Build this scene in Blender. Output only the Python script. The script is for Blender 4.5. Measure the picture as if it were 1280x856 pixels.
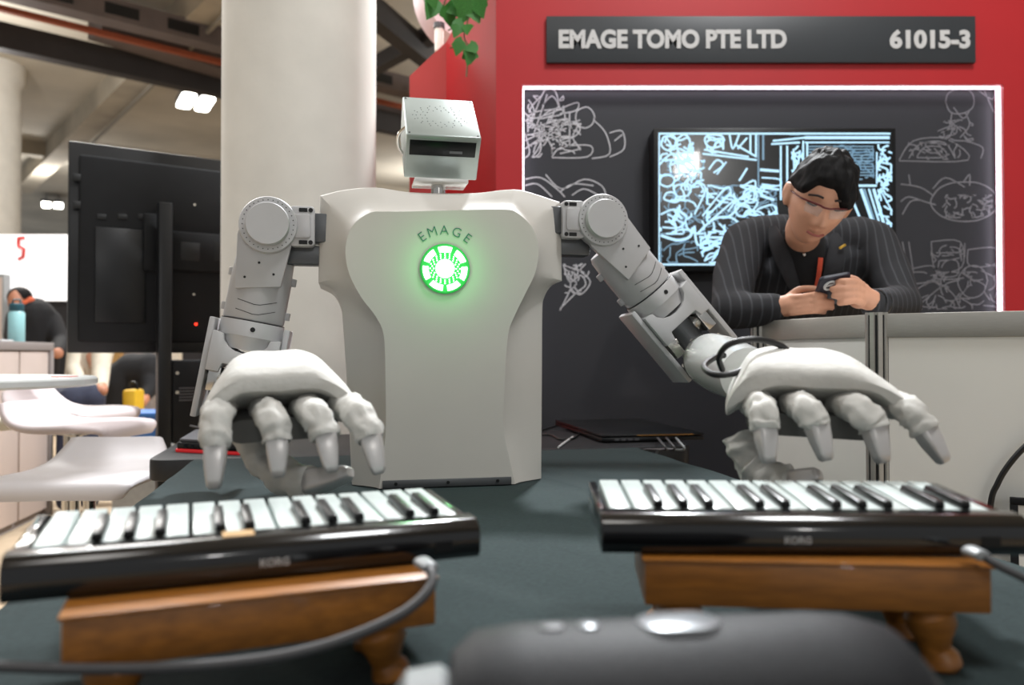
import bpy, bmesh, math, random
from mathutils import Vector, Matrix, noise as mnoise

random.seed(7)
for o in list(bpy.data.objects): bpy.data.objects.remove(o)
scene = bpy.context.scene
C = scene.collection
V = Vector
R = math.radians
PI = math.pi

# ------------------------------------------------------------------ camera
EYE = V((0, 0, 1.02)); FPX = 1000.0; PITCH = R(0.8)
cam_d = bpy.data.cameras.new('camera'); cam = bpy.data.objects.new('camera', cam_d); C.objects.link(cam)
cam.location = EYE; cam.rotation_euler = (PI / 2 + PITCH, 0, 0)
cam_d.sensor_width = 36; cam_d.lens = 36 * FPX / 1280; cam_d.clip_start = 0.02; cam_d.clip_end = 120
cam_d.dof.use_dof = True; cam_d.dof.focus_distance = 1.52; cam_d.dof.aperture_fstop = 3.6
scene.camera = cam
# ------------------------------------------------------------------ world, lights, exposure
w = bpy.data.worlds.new('hall_light'); scene.world = w; w.use_nodes = True
w.node_tree.nodes['Background'].inputs[0].default_value = (0.97, 0.985, 1.0, 1)
w.node_tree.nodes['Background'].inputs[1].default_value = 0.27
def area(name, loc, target, size, power, col=(1, 1, 1), sy=None):
    l = bpy.data.lights.new(name, 'AREA'); l.energy = power; l.color = col; l.size = size
    if sy: l.shape = 'RECTANGLE'; l.size_y = sy
    o = bpy.data.objects.new(name, l); C.objects.link(o); o.location = loc
    o.rotation_euler = (V(target) - V(loc)).to_track_quat('-Z', 'Y').to_euler(); return o
area('hall_lamp_over_robot', (0.85, 5.5, 5.6), (-0.1, 1.4, 0.8), 0.4, 480, (0.95, 0.98, 1.0))
area('fill_light_keyboards', (-1.4, -1.2, 5.6), (0, 1.2, 0.8), 1.2, 22, (1, 0.97, 0.93))  # added fill from above the camera for keyboards and faces
area('fill_light_booth', (1.6, 0.6, 5.4), (0.9, 3.0, 1.3), 1.0, 105, (0.98, 0.99, 1.0))  # added front fill for the man and the counter
area('hall_lamp_over_lounge', (-2.6, 3.6, 5.6), (-2.2, 3.6, 0.4), 1.4, 125, (0.97, 0.985, 1.0))
for k, q in enumerate(((-9, 13, 5.6), (1, 15, 5.6), (-14, 24, 5.6), (-3, 26, 5.6))):
    l = bpy.data.lights.new('ceiling_fill_light', 'POINT'); l.energy = 190; l.color = (1, 0.98, 0.95); l.shadow_soft_size = 0.25  # unseen point lights added to brighten the ceiling
    o = bpy.data.objects.new('ceiling_fill_light', l); C.objects.link(o); o.location = q
area('hall_lamp_behind_camera', (4.05, -12.0, 5.4), (0.7, 3.2, 1.8), 0.55, 80, (1, 0.98, 0.95))
area('hall_lamp_far', (-5.5, 9.5, 5.8), (-5, 9.5, 0), 3.0, 420, (1, 0.97, 0.93))
vs = scene.view_settings
vs.view_transform = 'Standard'; vs.look = 'None'; vs.exposure = 0.42; vs.gamma = 1.0; vs.use_curve_mapping = False

# ------------------------------------------------------------------ measuring helpers: ray of a picture point
_f = V((0, math.cos(PITCH), math.sin(PITCH))); _u = V((0, -math.sin(PITCH), math.cos(PITCH))); _r = V((1, 0, 0))
def ray(px, py): return _f + _r * ((px - 640) / FPX) + _u * ((428 - py) / FPX)
def P(px, py, d):
    v = ray(px, py); return EYE + v * (d / v.y)
def PT(px, py, z):
    v = ray(px, py); return EYE + v * ((z - EYE.z) / v.z)

# ------------------------------------------------------------------ materials
def lin(c):
    c /= 255.0
    return c / 12.92 if c <= 0.04045 else ((c + 0.055) / 1.055) ** 2.4
def rgb(t): return (lin(t[0]), lin(t[1]), lin(t[2]), 1)
MATS = {}
def mat(name, col, rough=0.5, metal=0.0, var=0.08, scale=30, bump=0.0, bscale=200, coat=0.0, emit=None, es=0.0, trans=0.0, spec=0.5, stretch=None):
    if name in MATS: return MATS[name]
    m = bpy.data.materials.new(name); m.use_nodes = True
    n = m.node_tree.nodes; l = m.node_tree.links; b = n['Principled BSDF']
    b.inputs['Roughness'].default_value = rough; b.inputs['Metallic'].default_value = metal
    b.inputs['Coat Weight'].default_value = coat; b.inputs['Specular IOR Level'].default_value = spec
    b.inputs['Transmission Weight'].default_value = trans
    tc = n.new('ShaderNodeTexCoord'); mp = n.new('ShaderNodeMapping'); l.new(tc.outputs['Object'], mp.inputs[0])
    if stretch: mp.inputs['Scale'].default_value = stretch
    no = n.new('ShaderNodeTexNoise'); no.inputs['Scale'].default_value = scale; no.inputs['Detail'].default_value = 4
    l.new(mp.outputs[0], no.inputs['Vector'])
    cr = n.new('ShaderNodeValToRGB'); c = rgb(col)
    cr.color_ramp.elements[0].color = (c[0] * (1 - var), c[1] * (1 - var), c[2] * (1 - var), 1); cr.color_ramp.elements[0].position = 0.3
    cr.color_ramp.elements[1].color = (min(1, c[0] * (1 + var)), min(1, c[1] * (1 + var)), min(1, c[2] * (1 + var)), 1); cr.color_ramp.elements[1].position = 0.7
    l.new(no.outputs[0], cr.inputs[0]); l.new(cr.outputs[0], b.inputs['Base Color'])
    if bump:
        nb = n.new('ShaderNodeTexNoise'); nb.inputs['Scale'].default_value = bscale; nb.inputs['Detail'].default_value = 3
        l.new(mp.outputs[0], nb.inputs['Vector'])
        bp = n.new('ShaderNodeBump'); bp.inputs['Strength'].default_value = bump; bp.inputs['Distance'].default_value = 0.004
        l.new(nb.outputs[0], bp.inputs['Height']); l.new(bp.outputs[0], b.inputs['Normal'])
    if emit:
        b.inputs['Emission Color'].default_value = rgb(emit); b.inputs['Emission Strength'].default_value = es
    MATS[name] = m; return m

def wave_mat(name, c1, c2, scale, axis, pos, rough=0.5, dist=0.0, coat=0.0):
    m = bpy.data.materials.new(name); m.use_nodes = True
    n = m.node_tree.nodes; l = m.node_tree.links; b = n['Principled BSDF']; b.inputs['Roughness'].default_value = rough
    b.inputs['Coat Weight'].default_value = coat
    tc = n.new('ShaderNodeTexCoord'); wv = n.new('ShaderNodeTexWave'); wv.bands_direction = axis
    wv.inputs['Scale'].default_value = scale; wv.inputs['Distortion'].default_value = dist; wv.inputs['Detail'].default_value = 2
    l.new(tc.outputs['Object'], wv.inputs[0]); cr = n.new('ShaderNodeValToRGB'); l.new(wv.outputs[0], cr.inputs[0])
    cr.color_ramp.elements[0].color = rgb(c1); cr.color_ramp.elements[0].position = pos[0]
    cr.color_ramp.elements[1].color = rgb(c2); cr.color_ramp.elements[1].position = pos[1]
    l.new(cr.outputs[0], b.inputs['Base Color']); MATS[name] = m; return m

M_shell = mat('robot_shell_paint', (203, 200, 193), 0.42, var=0.02, scale=8, bump=0.03, bscale=900)
M_arm = mat('arm_grey_paint', (188, 188, 189), 0.4, 0.12, var=0.03, scale=12, bump=0.02, bscale=700)
M_armd = mat('arm_dark_metal', (96, 98, 100), 0.4, 0.5, var=0.06)
M_white = mat('forearm_white_gloss', (222, 224, 222), 0.22, 0.1, var=0.02, coat=0.4)
M_chrome = mat('polished_steel', (205, 203, 198), 0.18, 1.0, var=0.04)
M_headm = mat('head_sheet_metal', (160, 170, 167), 0.34, 0.45, var=0.03, bump=0.02, bscale=500)
M_visor = mat('visor_black_glass', (8, 11, 12), 0.3, var=0.0, spec=0.25)
M_hole = mat('dark_screw', (24, 25, 26), 0.5, 0.3)
M_glove = mat('white_glove_fabric', (196, 195, 190), 0.8, var=0.05, scale=25, bump=0.7, bscale=38)
M_tip = mat('fingertip_satin_metal', (204, 201, 199), 0.3, 0.35, var=0.03)
M_palm = mat('palm_grey_rubber', (100, 100, 98), 0.7, var=0.1)
M_led = mat('white_green_led', (235, 255, 235), 0.4, emit=(206, 255, 212), es=4.0)
M_ledbase = mat('green_translucent_ring', (34, 120, 58), 0.5, emit=(50, 200, 80), es=0.45)
M_greentxt = mat('dark_green_print', (52, 122, 102), 0.5, var=0.04)
M_cloth = mat('dark_table_cloth', (47, 58, 59), 0.92, var=0.14, scale=160, bump=0.25, bscale=900, spec=0.2)
M_black = mat('black_plastic', (15, 16, 18), 0.35, var=0.1, spec=0.4)
M_blackm = mat('black_matte', (18, 19, 21), 0.7, var=0.15, scale=15, spec=0.25)
M_desk = mat('black_desk_laminate', (30, 31, 33), 0.5, var=0.1, scale=60, bump=0.05, bscale=300)
M_kb = mat('keyboard_black_gloss', (11, 11, 12), 0.16, var=0.1, coat=0.5)
M_key = mat('white_key_plastic', (198, 208, 206), 0.25, var=0.02)
M_bkey = mat('black_key_plastic', (14, 15, 16), 0.3, var=0.1)
M_print = mat('grey_logo_print', (190, 194, 196), 0.5, var=0.02)
M_cable = mat('grey_usb_cable', (70, 70, 72), 0.5, var=0.05)
M_cableb = mat('black_cable', (18, 18, 19), 0.45, var=0.1)
M_cablew = mat('white_cable', (205, 205, 205), 0.5, var=0.05)
M_wood = mat('stained_wood', (150, 94, 32), 0.42, var=0.22, scale=14, bump=0.08, bscale=60, coat=0.25, stretch=(1.5, 12, 12))
M_conc = mat('column_concrete', (218, 215, 207), 0.85, var=0.05, scale=5, bump=0.12, bscale=40)
M_ceil = mat('ceiling_concrete', (188, 181, 167), 0.9, var=0.22, scale=0.35, bump=0.1, bscale=4)
M_beam = mat('dark_steel_beam', (46, 42, 41), 0.7, var=0.2, scale=2)
M_beam2 = mat('purple_grey_tray', (96, 86, 84), 0.7, var=0.15, scale=2)
M_beamc = mat('concrete_beam', (172, 163, 147), 0.9, var=0.18, scale=1)
M_pipe = mat('orange_sprinkler_pipe', (150, 74, 44), 0.6, var=0.15)
M_conduit = mat('pale_conduit', (150, 145, 135), 0.5, 0.3, var=0.1)
M_floor = mat('beige_hall_carpet', (188, 168, 142), 0.9, var=0.08, scale=8, bump=0.2, bscale=150)
M_red = mat('booth_red_laminate', (182, 28, 34), 0.45, var=0.04, scale=3)
M_redl = mat('booth_red_side_laminate', (172, 50, 48), 0.5, var=0.04, scale=3)
M_dpanel = mat('charcoal_graphic_panel', (42, 43, 49), 0.5, var=0.06, scale=4)
M_line = mat('white_line_print', (205, 205, 210), 0.6, var=0.1)
M_line2 = mat('grey_line_print', (122, 122, 128), 0.6, var=0.1)
M_strip = mat('led_strip_glow', (255, 255, 255), 0.4, emit=(246, 240, 255), es=3.2)
M_sign = mat('sign_charcoal', (50, 54, 58), 0.45, var=0.05, scale=5)
M_signt = mat('sign_lettering', (205, 205, 205), 0.5, var=0.02)
M_screen = mat('screen_dark', (6, 8, 10), 0.2, coat=0.3, var=0.0)
M_glow = mat('screen_glow_lines', (150, 190, 215), 0.3, emit=(168, 206, 228), es=0.8)
M_glow2 = mat('screen_dim_lines', (100, 130, 150), 0.3, emit=(96, 128, 150), es=0.7)
M_alu = mat('brushed_aluminium', (176, 174, 168), 0.42, 0.55, var=0.05, scale=40, stretch=(1, 1, 20))
M_cpanel = mat('counter_panel_offwhite', (236, 236, 231), 0.6, var=0.02, scale=4)
M_cpanel2 = mat('counter_panel_taupe', (196, 180, 172), 0.6, var=0.03, scale=4)
M_cgrey = mat('counter_grey_rail', (140, 132, 130), 0.6, var=0.04)
M_stool = mat('white_stool_leatherette', (226, 222, 224), 0.5, var=0.03, scale=10, bump=0.04, bscale=200)
M_stoolp = mat('pinkish_stool_leatherette', (216, 204, 206), 0.55, var=0.03, scale=10)
M_stooly = mat('cream_stool_leatherette', (224, 222, 206), 0.5, var=0.03, scale=10)
M_tabw = mat('white_table_laminate', (222, 228, 228), 0.35, var=0.02)
M_skin = mat('skin', (208, 154, 126), 0.5, var=0.1, scale=14, bump=0.05, bscale=250)
M_skin2 = mat('skin_tanned', (186, 128, 100), 0.5, var=0.08, scale=14)
M_hair = mat('black_hair', (14, 13, 14), 0.7, var=0.3, scale=60, spec=0.2, bump=0.3, bscale=130, stretch=(1, 1, 0.25))
M_brow = mat('dark_brow', (45, 33, 30), 0.7)
M_lip = mat('lips', (158, 88, 80), 0.5)
M_shirt = mat('black_shirt_cotton', (17, 17, 20), 0.85, var=0.1, bump=0.1, bscale=90)
M_jacket = wave_mat('charcoal_pinstripe_wool', (39, 40, 44), (66, 67, 72), 13.5, 'X', (0.84, 0.99), 0.85, dist=0.5)
M_lapel = mat('charcoal_lapel_wool', (42, 43, 47), 0.85, var=0.12, scale=50)
M_glass = mat('lens_glass', (225, 225, 225), 0.05, var=0.0); M_glass.node_tree.nodes['Principled BSDF'].inputs['Alpha'].default_value = 0.12
M_frame = mat('dark_red_glasses_frame', (88, 24, 24), 0.35)
M_gold = mat('gold_pin_metal', (200, 160, 70), 0.3, 0.9)
M_lany = mat('orange_red_lanyard', (196, 74, 46), 0.7)
M_phone = mat('navy_phone_case', (30, 34, 48), 0.45)
M_leaf = mat('ivy_leaf', (58, 120, 48), 0.5, var=0.3, scale=20)
M_stem = mat('ivy_stem', (84, 96, 54), 0.6)
M_drumw = mat('pale_pink_rim', (214, 186, 190), 0.5, var=0.03)
M_drumr = mat('deep_red_disc', (150, 40, 44), 0.5, var=0.06)
M_spot = mat('white_enamel', (228, 222, 214), 0.4, var=0.03)
M_lamp = mat('ceiling_lamp_glow', (255, 255, 250), 0.5, emit=(255, 252, 242), es=9.0)
M_litwall = mat('lit_white_hoarding', (245, 245, 246), 0.6, var=0.01, emit=(250, 250, 255), es=0.55)
M_redp = mat('red_print', (205, 52, 46), 0.6)
M_bottle = mat('pale_cyan_bottle', (148, 196, 200), 0.35, var=0.03)
M_bcap = mat('teal_bottle_cap', (34, 76, 88), 0.4)
M_blue = mat('blue_plastic', (46, 104, 176), 0.5, var=0.05)
M_yel = mat('yellow_plastic', (206, 164, 34), 0.5, var=0.05)
M_navy = mat('navy_denim', (44, 48, 66), 0.85, var=0.1)
M_cream = mat('cream_cotton', (206, 196, 178), 0.85, var=0.06)
M_orange = mat('orange_scarf', (196, 92, 56), 0.8)
M_tan = mat('tan_plywood', (176, 138, 84), 0.6, var=0.12, stretch=(6, 6, 0.7))
M_dark = mat('dark_drape', (30, 29, 32), 0.9, var=0.2, scale=3)
M_redtrim = mat('red_trim', (206, 40, 44), 0.4, emit=(206, 40, 44), es=0.25)
M_spk = mat('speaker_black_fabric', (22, 24, 28), 0.55, var=0.15, scale=200, bump=0.2, bscale=600, spec=0.25)
M_spks = mat('silver_highlight_and_button', (126, 130, 134), 0.3, 0.4)  # colours the highlight oval painted on the speaker, and one button
M_greyp = mat('grey_plastic', (140, 144, 146), 0.4)
M_paper = mat('white_paper', (220, 222, 222), 0.7, var=0.02)
M_amber = mat('amber_edge', (190, 140, 80), 0.25, 0.7)
M_greyd = mat('mid_grey_plastic', (78, 78, 82), 0.5)

# ------------------------------------------------------------------ mesh builder
ORG = {}
def frame(o, x=None, y=None, z=None):
    x = V(x).normalized(); y = V(y).normalized(); z = V(z).normalized()
    m = Matrix.Identity(4)
    for i in range(3): m[i][0] = x[i]; m[i][1] = y[i]; m[i][2] = z[i]; m[i][3] = o[i]
    return m
class MB:
    def __init__(s): s.v = []; s.f = []
    def add(s, vs, fs, M=None):
        n = len(s.v)
        for p in vs:
            p = V(p); s.v.append(M @ p if M is not None else p)
        s.f += [tuple(i + n for i in f) for f in fs]; return s
    def box(s, c, d, M=None):
        c = V(c); x, y, z = d[0] / 2, d[1] / 2, d[2] / 2
        vs = [c + V((i * x, j * y, k * z)) for i in (-1, 1) for j in (-1, 1) for k in (-1, 1)]
        return s.add(vs, [(0, 1, 3, 2), (4, 6, 7, 5), (0, 4, 5, 1), (2, 3, 7, 6), (0, 2, 6, 4), (1, 5, 7, 3)], M)
    def box2(s, a, b, M=None):
        a = V(a); b = V(b); return s.box((a + b) / 2, [abs(b[i] - a[i]) for i in range(3)], M)
    def hexa(s, bottom, top):
        return s.add(list(bottom) + list(top), [(3, 2, 1, 0), (4, 5, 6, 7)] + [(i, (i + 1) % 4, 4 + (i + 1) % 4, 4 + i) for i in range(4)])
    def loft(s, secs, M=None, cap=True, close=False):
        n = len(secs[0]); vs = [p for q in secs for p in q]; fs = []; m = len(secs)
        for i in range(m if close else m - 1):
            for j in range(n):
                a = i * n + j; b = i * n + (j + 1) % n; c = ((i + 1) % m) * n + (j + 1) % n; d = ((i + 1) % m) * n + j
                fs.append((a, b, c, d))
        if cap and not close:
            fs.append(tuple(range(n - 1, -1, -1))); fs.append(tuple((m - 1) * n + j for j in range(n)))
        return s.add(vs, fs, M)
    def cyl(s, p0, p1, r0, r1=None, n=20, M=None):
        return s.tube([p0, p1], [r0, r0 if r1 is None else r1], n, M)
    def tube(s, pts, rad, n=12, M=None, up=None, cap=True):
        pts = [V(p) for p in pts]; k = len(pts)
        if not isinstance(rad, (list, tuple)): rad = [rad] * k
        ts = []
        for i in range(k):
            t = pts[min(i + 1, k - 1)] - pts[max(i - 1, 0)]; ts.append(t.normalized())
        t0 = ts[0]; nrm = V(up) if up is not None else (V((0, 0, 1)) if abs(t0.z) < 0.9 else V((0, 1, 0)))
        nrm = (nrm - t0 * nrm.dot(t0)).normalized(); secs = []
        for i in range(k):
            if i: nrm = (nrm - ts[i] * nrm.dot(ts[i])).normalized()
            b = ts[i].cross(nrm); r = rad[i]; ra, rb = (r if isinstance(r, (list, tuple)) else (r, r))
            secs.append([pts[i] + b * (math.cos(2 * PI * j / n) * ra) + nrm * (math.sin(2 * PI * j / n) * rb) for j in range(n)])
        return s.loft(secs, M, cap)
    def lathe(s, prof, M=None, n=32):
        secs = [[V((r * math.cos(2 * PI * j / n), r * math.sin(2 * PI * j / n), z)) for j in range(n)] for r, z in prof]
        return s.loft(secs, M)
    def prism(s, poly, z0, z1, M=None):
        return s.loft([[V((x, y, z0)) for x, y in poly], [V((x, y, z1)) for x, y in poly]], M)
    def ball(s, c, r, M=None, n=16, m=10):
        r = (r, r, r) if not isinstance(r, (list, tuple)) else r; c = V(c); secs = []
        for i in range(m + 1):
            a = -PI / 2 + PI * (i if 0 < i < m else (0.02 if i == 0 else m - 0.02)) / m
            secs.append([c + V((r[0] * math.cos(a) * math.cos(2 * PI * j / n), r[1] * math.cos(a) * math.sin(2 * PI * j / n), r[2] * math.sin(a))) for j in range(n)])
        return s.loft(secs, M)
    def build(s, name, m, parent=None, bevel=0.0, seg=2, ang=35, org=None, remesh=0, smooth=0, flat=False):
        off = V(org) if org is not None else (ORG.get(parent, V((0, 0, 0))) if parent else V((0, 0, 0)))
        me = bpy.data.meshes.new(name); bm = bmesh.new()
        vv = [bm.verts.new(p - off) for p in s.v]
        for f in s.f:
            try: bm.faces.new([vv[i] for i in f])
            except ValueError: pass
        bmesh.ops.recalc_face_normals(bm, faces=bm.faces)
        if bevel:
            es = [e for e in bm.edges if len(e.link_faces) == 2 and e.calc_face_angle(0) > R(30)]
            bmesh.ops.bevel(bm, geom=es, offset=bevel, segments=seg, affect='EDGES', profile=0.5, clamp_overlap=True)
        for f in bm.faces: f.smooth = not flat
        if not remesh:
            for e in bm.edges:
                if len(e.link_faces) == 2 and e.calc_face_angle(0) > R(ang): e.smooth = False
        bm.to_mesh(me); bm.free(); me.materials.append(m)
        o = bpy.data.objects.new(name, me); C.objects.link(o)
        if parent: o.parent = parent; ORG[o] = ORG.get(parent, V((0, 0, 0)))
        if org is not None: o.location = org; ORG[o] = V(org)
        if remesh:
            md = o.modifiers.new('blend', 'REMESH'); md.mode = 'VOXEL'; md.voxel_size = remesh; md.use_smooth_shade = True
            if smooth:
                sm = o.modifiers.new('soften', 'SMOOTH'); sm.iterations = smooth; sm.factor = 0.5
        return o
def tag(o, label, cat, group=None, kind=None):
    if kind: o['kind'] = kind
    if label: o['label'] = label
    if cat: o['category'] = cat
    if group: o['group'] = group
    return o
def thing(name, loc, label, cat, group=None, rot=None):
    o = bpy.data.objects.new(name, None); C.objects.link(o); o.location = loc; o.empty_display_size = 0.05
    if rot is not None: o.rotation_euler = rot; ORG[o] = V((0, 0, 0))
    else: ORG[o] = V(loc)
    return tag(o, label, cat, group)
def structure(o, label=None): o['kind'] = 'structure'; return tag(o, label, None)
def copy_of(o, parent=None):
    c = o.copy(); C.objects.link(c); c.parent = parent; return c
def copy_tree(o, parent=None):
    c = copy_of(o, parent)
    for ch in list(o.children): copy_tree(ch, c)
    return c
def spline(pts, sub=6, closed=False):
    pts = [V(p) for p in pts]; n = len(pts); out = []
    for i in range(n if closed else n - 1):
        if closed: p0, p1, p2, p3 = pts[i - 1], pts[i], pts[(i + 1) % n], pts[(i + 2) % n]
        else: p0, p1, p2, p3 = pts[max(i - 1, 0)], pts[i], pts[i + 1], pts[min(i + 2, n - 1)]
        for k in range(sub):
            t = k / sub
            out.append(0.5 * ((2 * p1) + (p2 - p0) * t + (2 * p0 - 5 * p1 + 4 * p2 - p3) * t * t + (3 * p1 - p0 - 3 * p2 + p3) * t ** 3))
    if not closed: out.append(pts[-1])
    return out
def text_mesh(txt, size, M, m, name, parent, extrude=0.0008, offset=0.0, align='CENTER', org=None, spacing=1.0):
    cu = bpy.data.curves.new(name, 'FONT'); cu.body = txt; cu.size = size; cu.extrude = extrude; cu.offset = offset
    cu.align_x = align; cu.align_y = 'CENTER'; cu.resolution_u = 4; cu.space_character = spacing
    t = bpy.data.objects.new(name + '_src', cu); C.objects.link(t)
    dg = bpy.context.evaluated_depsgraph_get(); me = bpy.data.meshes.new_from_object(t.evaluated_get(dg))
    bpy.data.objects.remove(t); off = ORG.get(parent, V((0, 0, 0)))
    me.transform(Matrix.Translation(-off) @ M)
    me.materials.clear(); me.materials.append(m); me.name = name
    o = bpy.data.objects.new(name, me); C.objects.link(o); o.parent = parent; ORG[o] = off
    return o
def rrect(w_, h_, r, n=4, cx=0, cy=0):
    pts = []
    for sx, sy, a0 in ((1, 1, 0), (-1, 1, 90), (-1, -1, 180), (1, -1, 270)):
        for k in range(n + 1):
            a = R(a0 + 90 * k / n); pts.append((cx + sx * (w_ / 2 - r) + r * math.cos(a), cy + sy * (h_ / 2 - r) + r * math.sin(a)))
    return pts

# ================================================================== SETTING
ZT = 0.745            # height of the table top
th = R(12.7)
U = V((math.cos(th), math.sin(th), 0)); W_ = V((-math.sin(th), math.cos(th), 0)); ZZ = V((0, 0, 1))
structure(MB().box2((-16, -5, -0.05), (12, 46, 0)).build('floor', M_floor))
structure(MB().box2((-45, -5, 7.0), (30, 60, 7.2)).build('ceiling', M_ceil))
structure(MB().box2((-45, 46, 0), (30, 46.3, 7.0)).build('wall_back', M_dark))

def beam(name, a, b, z, wd, hg, m, label, ext=0.0):
    p = PT(a[0], a[1], z); q = PT(b[0], b[1], z); d = (q - p).normalized(); p = p - d * ext; q = q + d * ext
    mb = MB(); s = d.cross(ZZ)
    fr = frame((p + q) / 2, d, s, ZZ); mb.box((0, 0, hg / 2), ((q - p).length, wd, hg), fr)
    o = mb.build(name, m); o['kind'] = 'structure'; o['label'] = label; return o, fr, (q - p).length
beam('trim_1', (0, 62), (280, 122), 5.9, 0.25, 0.42, M_beam, 'dark steel beam crossing the concrete ceiling', 9)
tray, fr, ln = beam('trim_2', (20, 0), (280, 64), 6.2, 0.35, 0.34, M_beam2, 'purple grey cable tray with dark slots under the ceiling', 5)
for k in range(14):
    MB().box((-ln / 2 + 0.8 + k * ln / 14, 0.172, 0.17), (ln / 26, 0.012, 0.18), fr).build('slot', M_hole, tray)
beam('trim_3', (0, 14), (280, 82), 6.15, 0.09, 0.09, M_pipe, 'orange sprinkler pipe under the ceiling', 6)
beam('trim_4', (100, 172), (280, 2), 6.5, 0.5, 0.5, M_beamc, 'concrete ceiling rib running away from the column', 9)
beam('trim_5', (120, 176), (230, 70), 6.35, 0.06, 0.06, M_conduit, 'pale conduit along the ceiling rib', 3)
beam('trim_6', (0, 190), (84, 200), 6.6, 0.4, 0.4, M_beamc, 'distant concrete ceiling rib above the lit hoarding', 30)
beam('trim_7', (467, 30), (530, 80), 5.7, 0.25, 0.35, M_beam, 'dark truss rail between the column and the red booth', 3)
beam('trim_8', (467, 92), (535, 55), 5.9, 0.2, 0.25, M_beam, 'dark crossing rail between the column and the red booth', 3)
beam('trim_9', (467, 150), (540, 172), 6.2, 0.5, 0.35, M_beam2, 'distant dark tray between the column and the red booth', 6)
#beam('trim_10', (190, 150), (270, 205), 6.5, 0.3, 0.3, M_beamc, 'small concrete rib behind the big display', 3)
def ceiling_lamp(px, py, z, label):
    c = PT(px, py, z); t = thing('ceiling_lamp', c, label, 'lamp', 'paired ceiling lamps of the hall')
    d = V((-0.5, 0.87, 0)).normalized(); s = d.cross(ZZ)
    fr = frame(c, d, s, ZZ)
    MB().prism(rrect(1.15, 0.34, 0.12), 0.02, 0.14, fr).build('housing', M_greyd, t)
    MB().prism(rrect(1.1, 0.29, 0.1), -0.02, 0.02, fr).build('diffuser', M_lamp, t)
    MB().cyl(c + V((0, 0, 0.14)), V((c.x, c.y, 7.0)), 0.02, n=8).build('hanger', M_greyd, t)
for (a, b, z, l) in ((233, 126, 6.6, 'lit ceiling lamp above the black display, of its pair farther from the round column'), (256, 130, 6.6, 'lit ceiling lamp above the black display, of its pair nearer the round column'),
                     (58, 256, 6.6, 'small distant ceiling lamp above the white hoarding, of its pair nearer the far column'), (73, 257, 6.6, 'small distant ceiling lamp above the white hoarding, of its pair nearer the black display')):
    ceiling_lamp(a, b, z, l)

def column(px0, px1, dc, h, label, m=M_conc, capital=False):
    r = (px1 - px0) / 2 / FPX * dc; c = P((px0 + px1) / 2, 442, dc); c.z = 0
    mb = MB(); fr = frame(c, (1, 0, 0), (0, 1, 0), (0, 0, 1))
    prof = [(r, 0), (r, h)] if not capital else [(r, 0), (r, h - 0.5), (r * 1.12, h - 0.35), (r * 1.15, h)]
    mb.lathe(prof, fr, 48); o = mb.build('column', m, org=c); return tag(o, label, 'column')
column(281, 468, 3.3, 7.0, 'thick round concrete column rising behind the robot')
column(-60, 18, 16.5, 7.0, 'far round concrete column with a flared top beyond the lit hoarding', capital=True)

# ------------------------------------------------------------------ booth
DB = 3.3
def bx(px0, px1, py0, py1, d0, d1):
    a = P(px0, py0, d0); b = P(px1, py1, d0); return (a.x, d0, b.z), (b.x, d1, a.z)
zb = 0.0
booth = thing('booth_wall', (P(950, 442, DB).x, DB, 0), 'red laminate exhibition booth wall around a charcoal graphic panel', 'booth wall')
def bpart(name, px0, px1, py0, py1, d0, d1, m, bottom=None, bevel=0.0):
    a, b = bx(px0, px1, py0, py1, d0, d1); a = list(a)
    if bottom is not None: a[2] = bottom
    return MB().box2(a, b).build(name, m, booth, bevel)
bpart('header', 620, 1345, -70, 106, DB, DB + 0.25, M_red)
bpart('jamb', 620, 653, 106, 440, DB, DB + 0.25, M_red, 0.0)
bpart('jamb', 1254, 1345, 106, 440, DB, DB + 0.25, M_red, 0.0)
gp = bpart('graphic_panel', 653, 1254, 106, 440, DB + 0.06, DB + 0.1, M_dpanel, 0.0)
bpart('led_strip', 654, 1253, 106.5, 109.5, DB + 0.02, DB + 0.04, M_strip)
bpart('led_strip', 1248, 1253.5, 110.5, 480, DB + 0.02, DB + 0.04, M_strip)
bpart('led_strip', 653.5, 654.8, 109.5, 480, DB + 0.02, DB + 0.04, M_strip)
# side wing with the slanted top
D2 = 3.62
xa = P(512, 95, D2).x; xb = P(558, 95, D2).x; zt0 = P(512, 95, D2).z; zt1 = P(558, 52, D2).z; xc = P(620, 95, DB).x
zt2 = P(612, -5, DB).z
MB().prism([(xa, 0), (xb, 0), (xb, zt1), (xa, zt0)], -D2 - 0.02, -D2, Matrix(((1, 0, 0, 0), (0, 0, -1, 0), (0, 1, 0, 0), (0, 0, 0, 1)))).build('side_panel', M_redl, booth)
MB().hexa([V((xb, D2, 0)), V((xc, DB + 0.01, 0)), V((xc, DB + 0.25, 0)), V((xb, D2 + 0.03, 0))],
          [V((xb, D2, zt1)), V((xc, DB + 0.01, zt2 + 0.2)), V((xc, DB + 0.25, zt2 + 0.2)), V((xb, D2 + 0.03, zt1))]).build('side_panel', M_red, booth)
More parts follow.
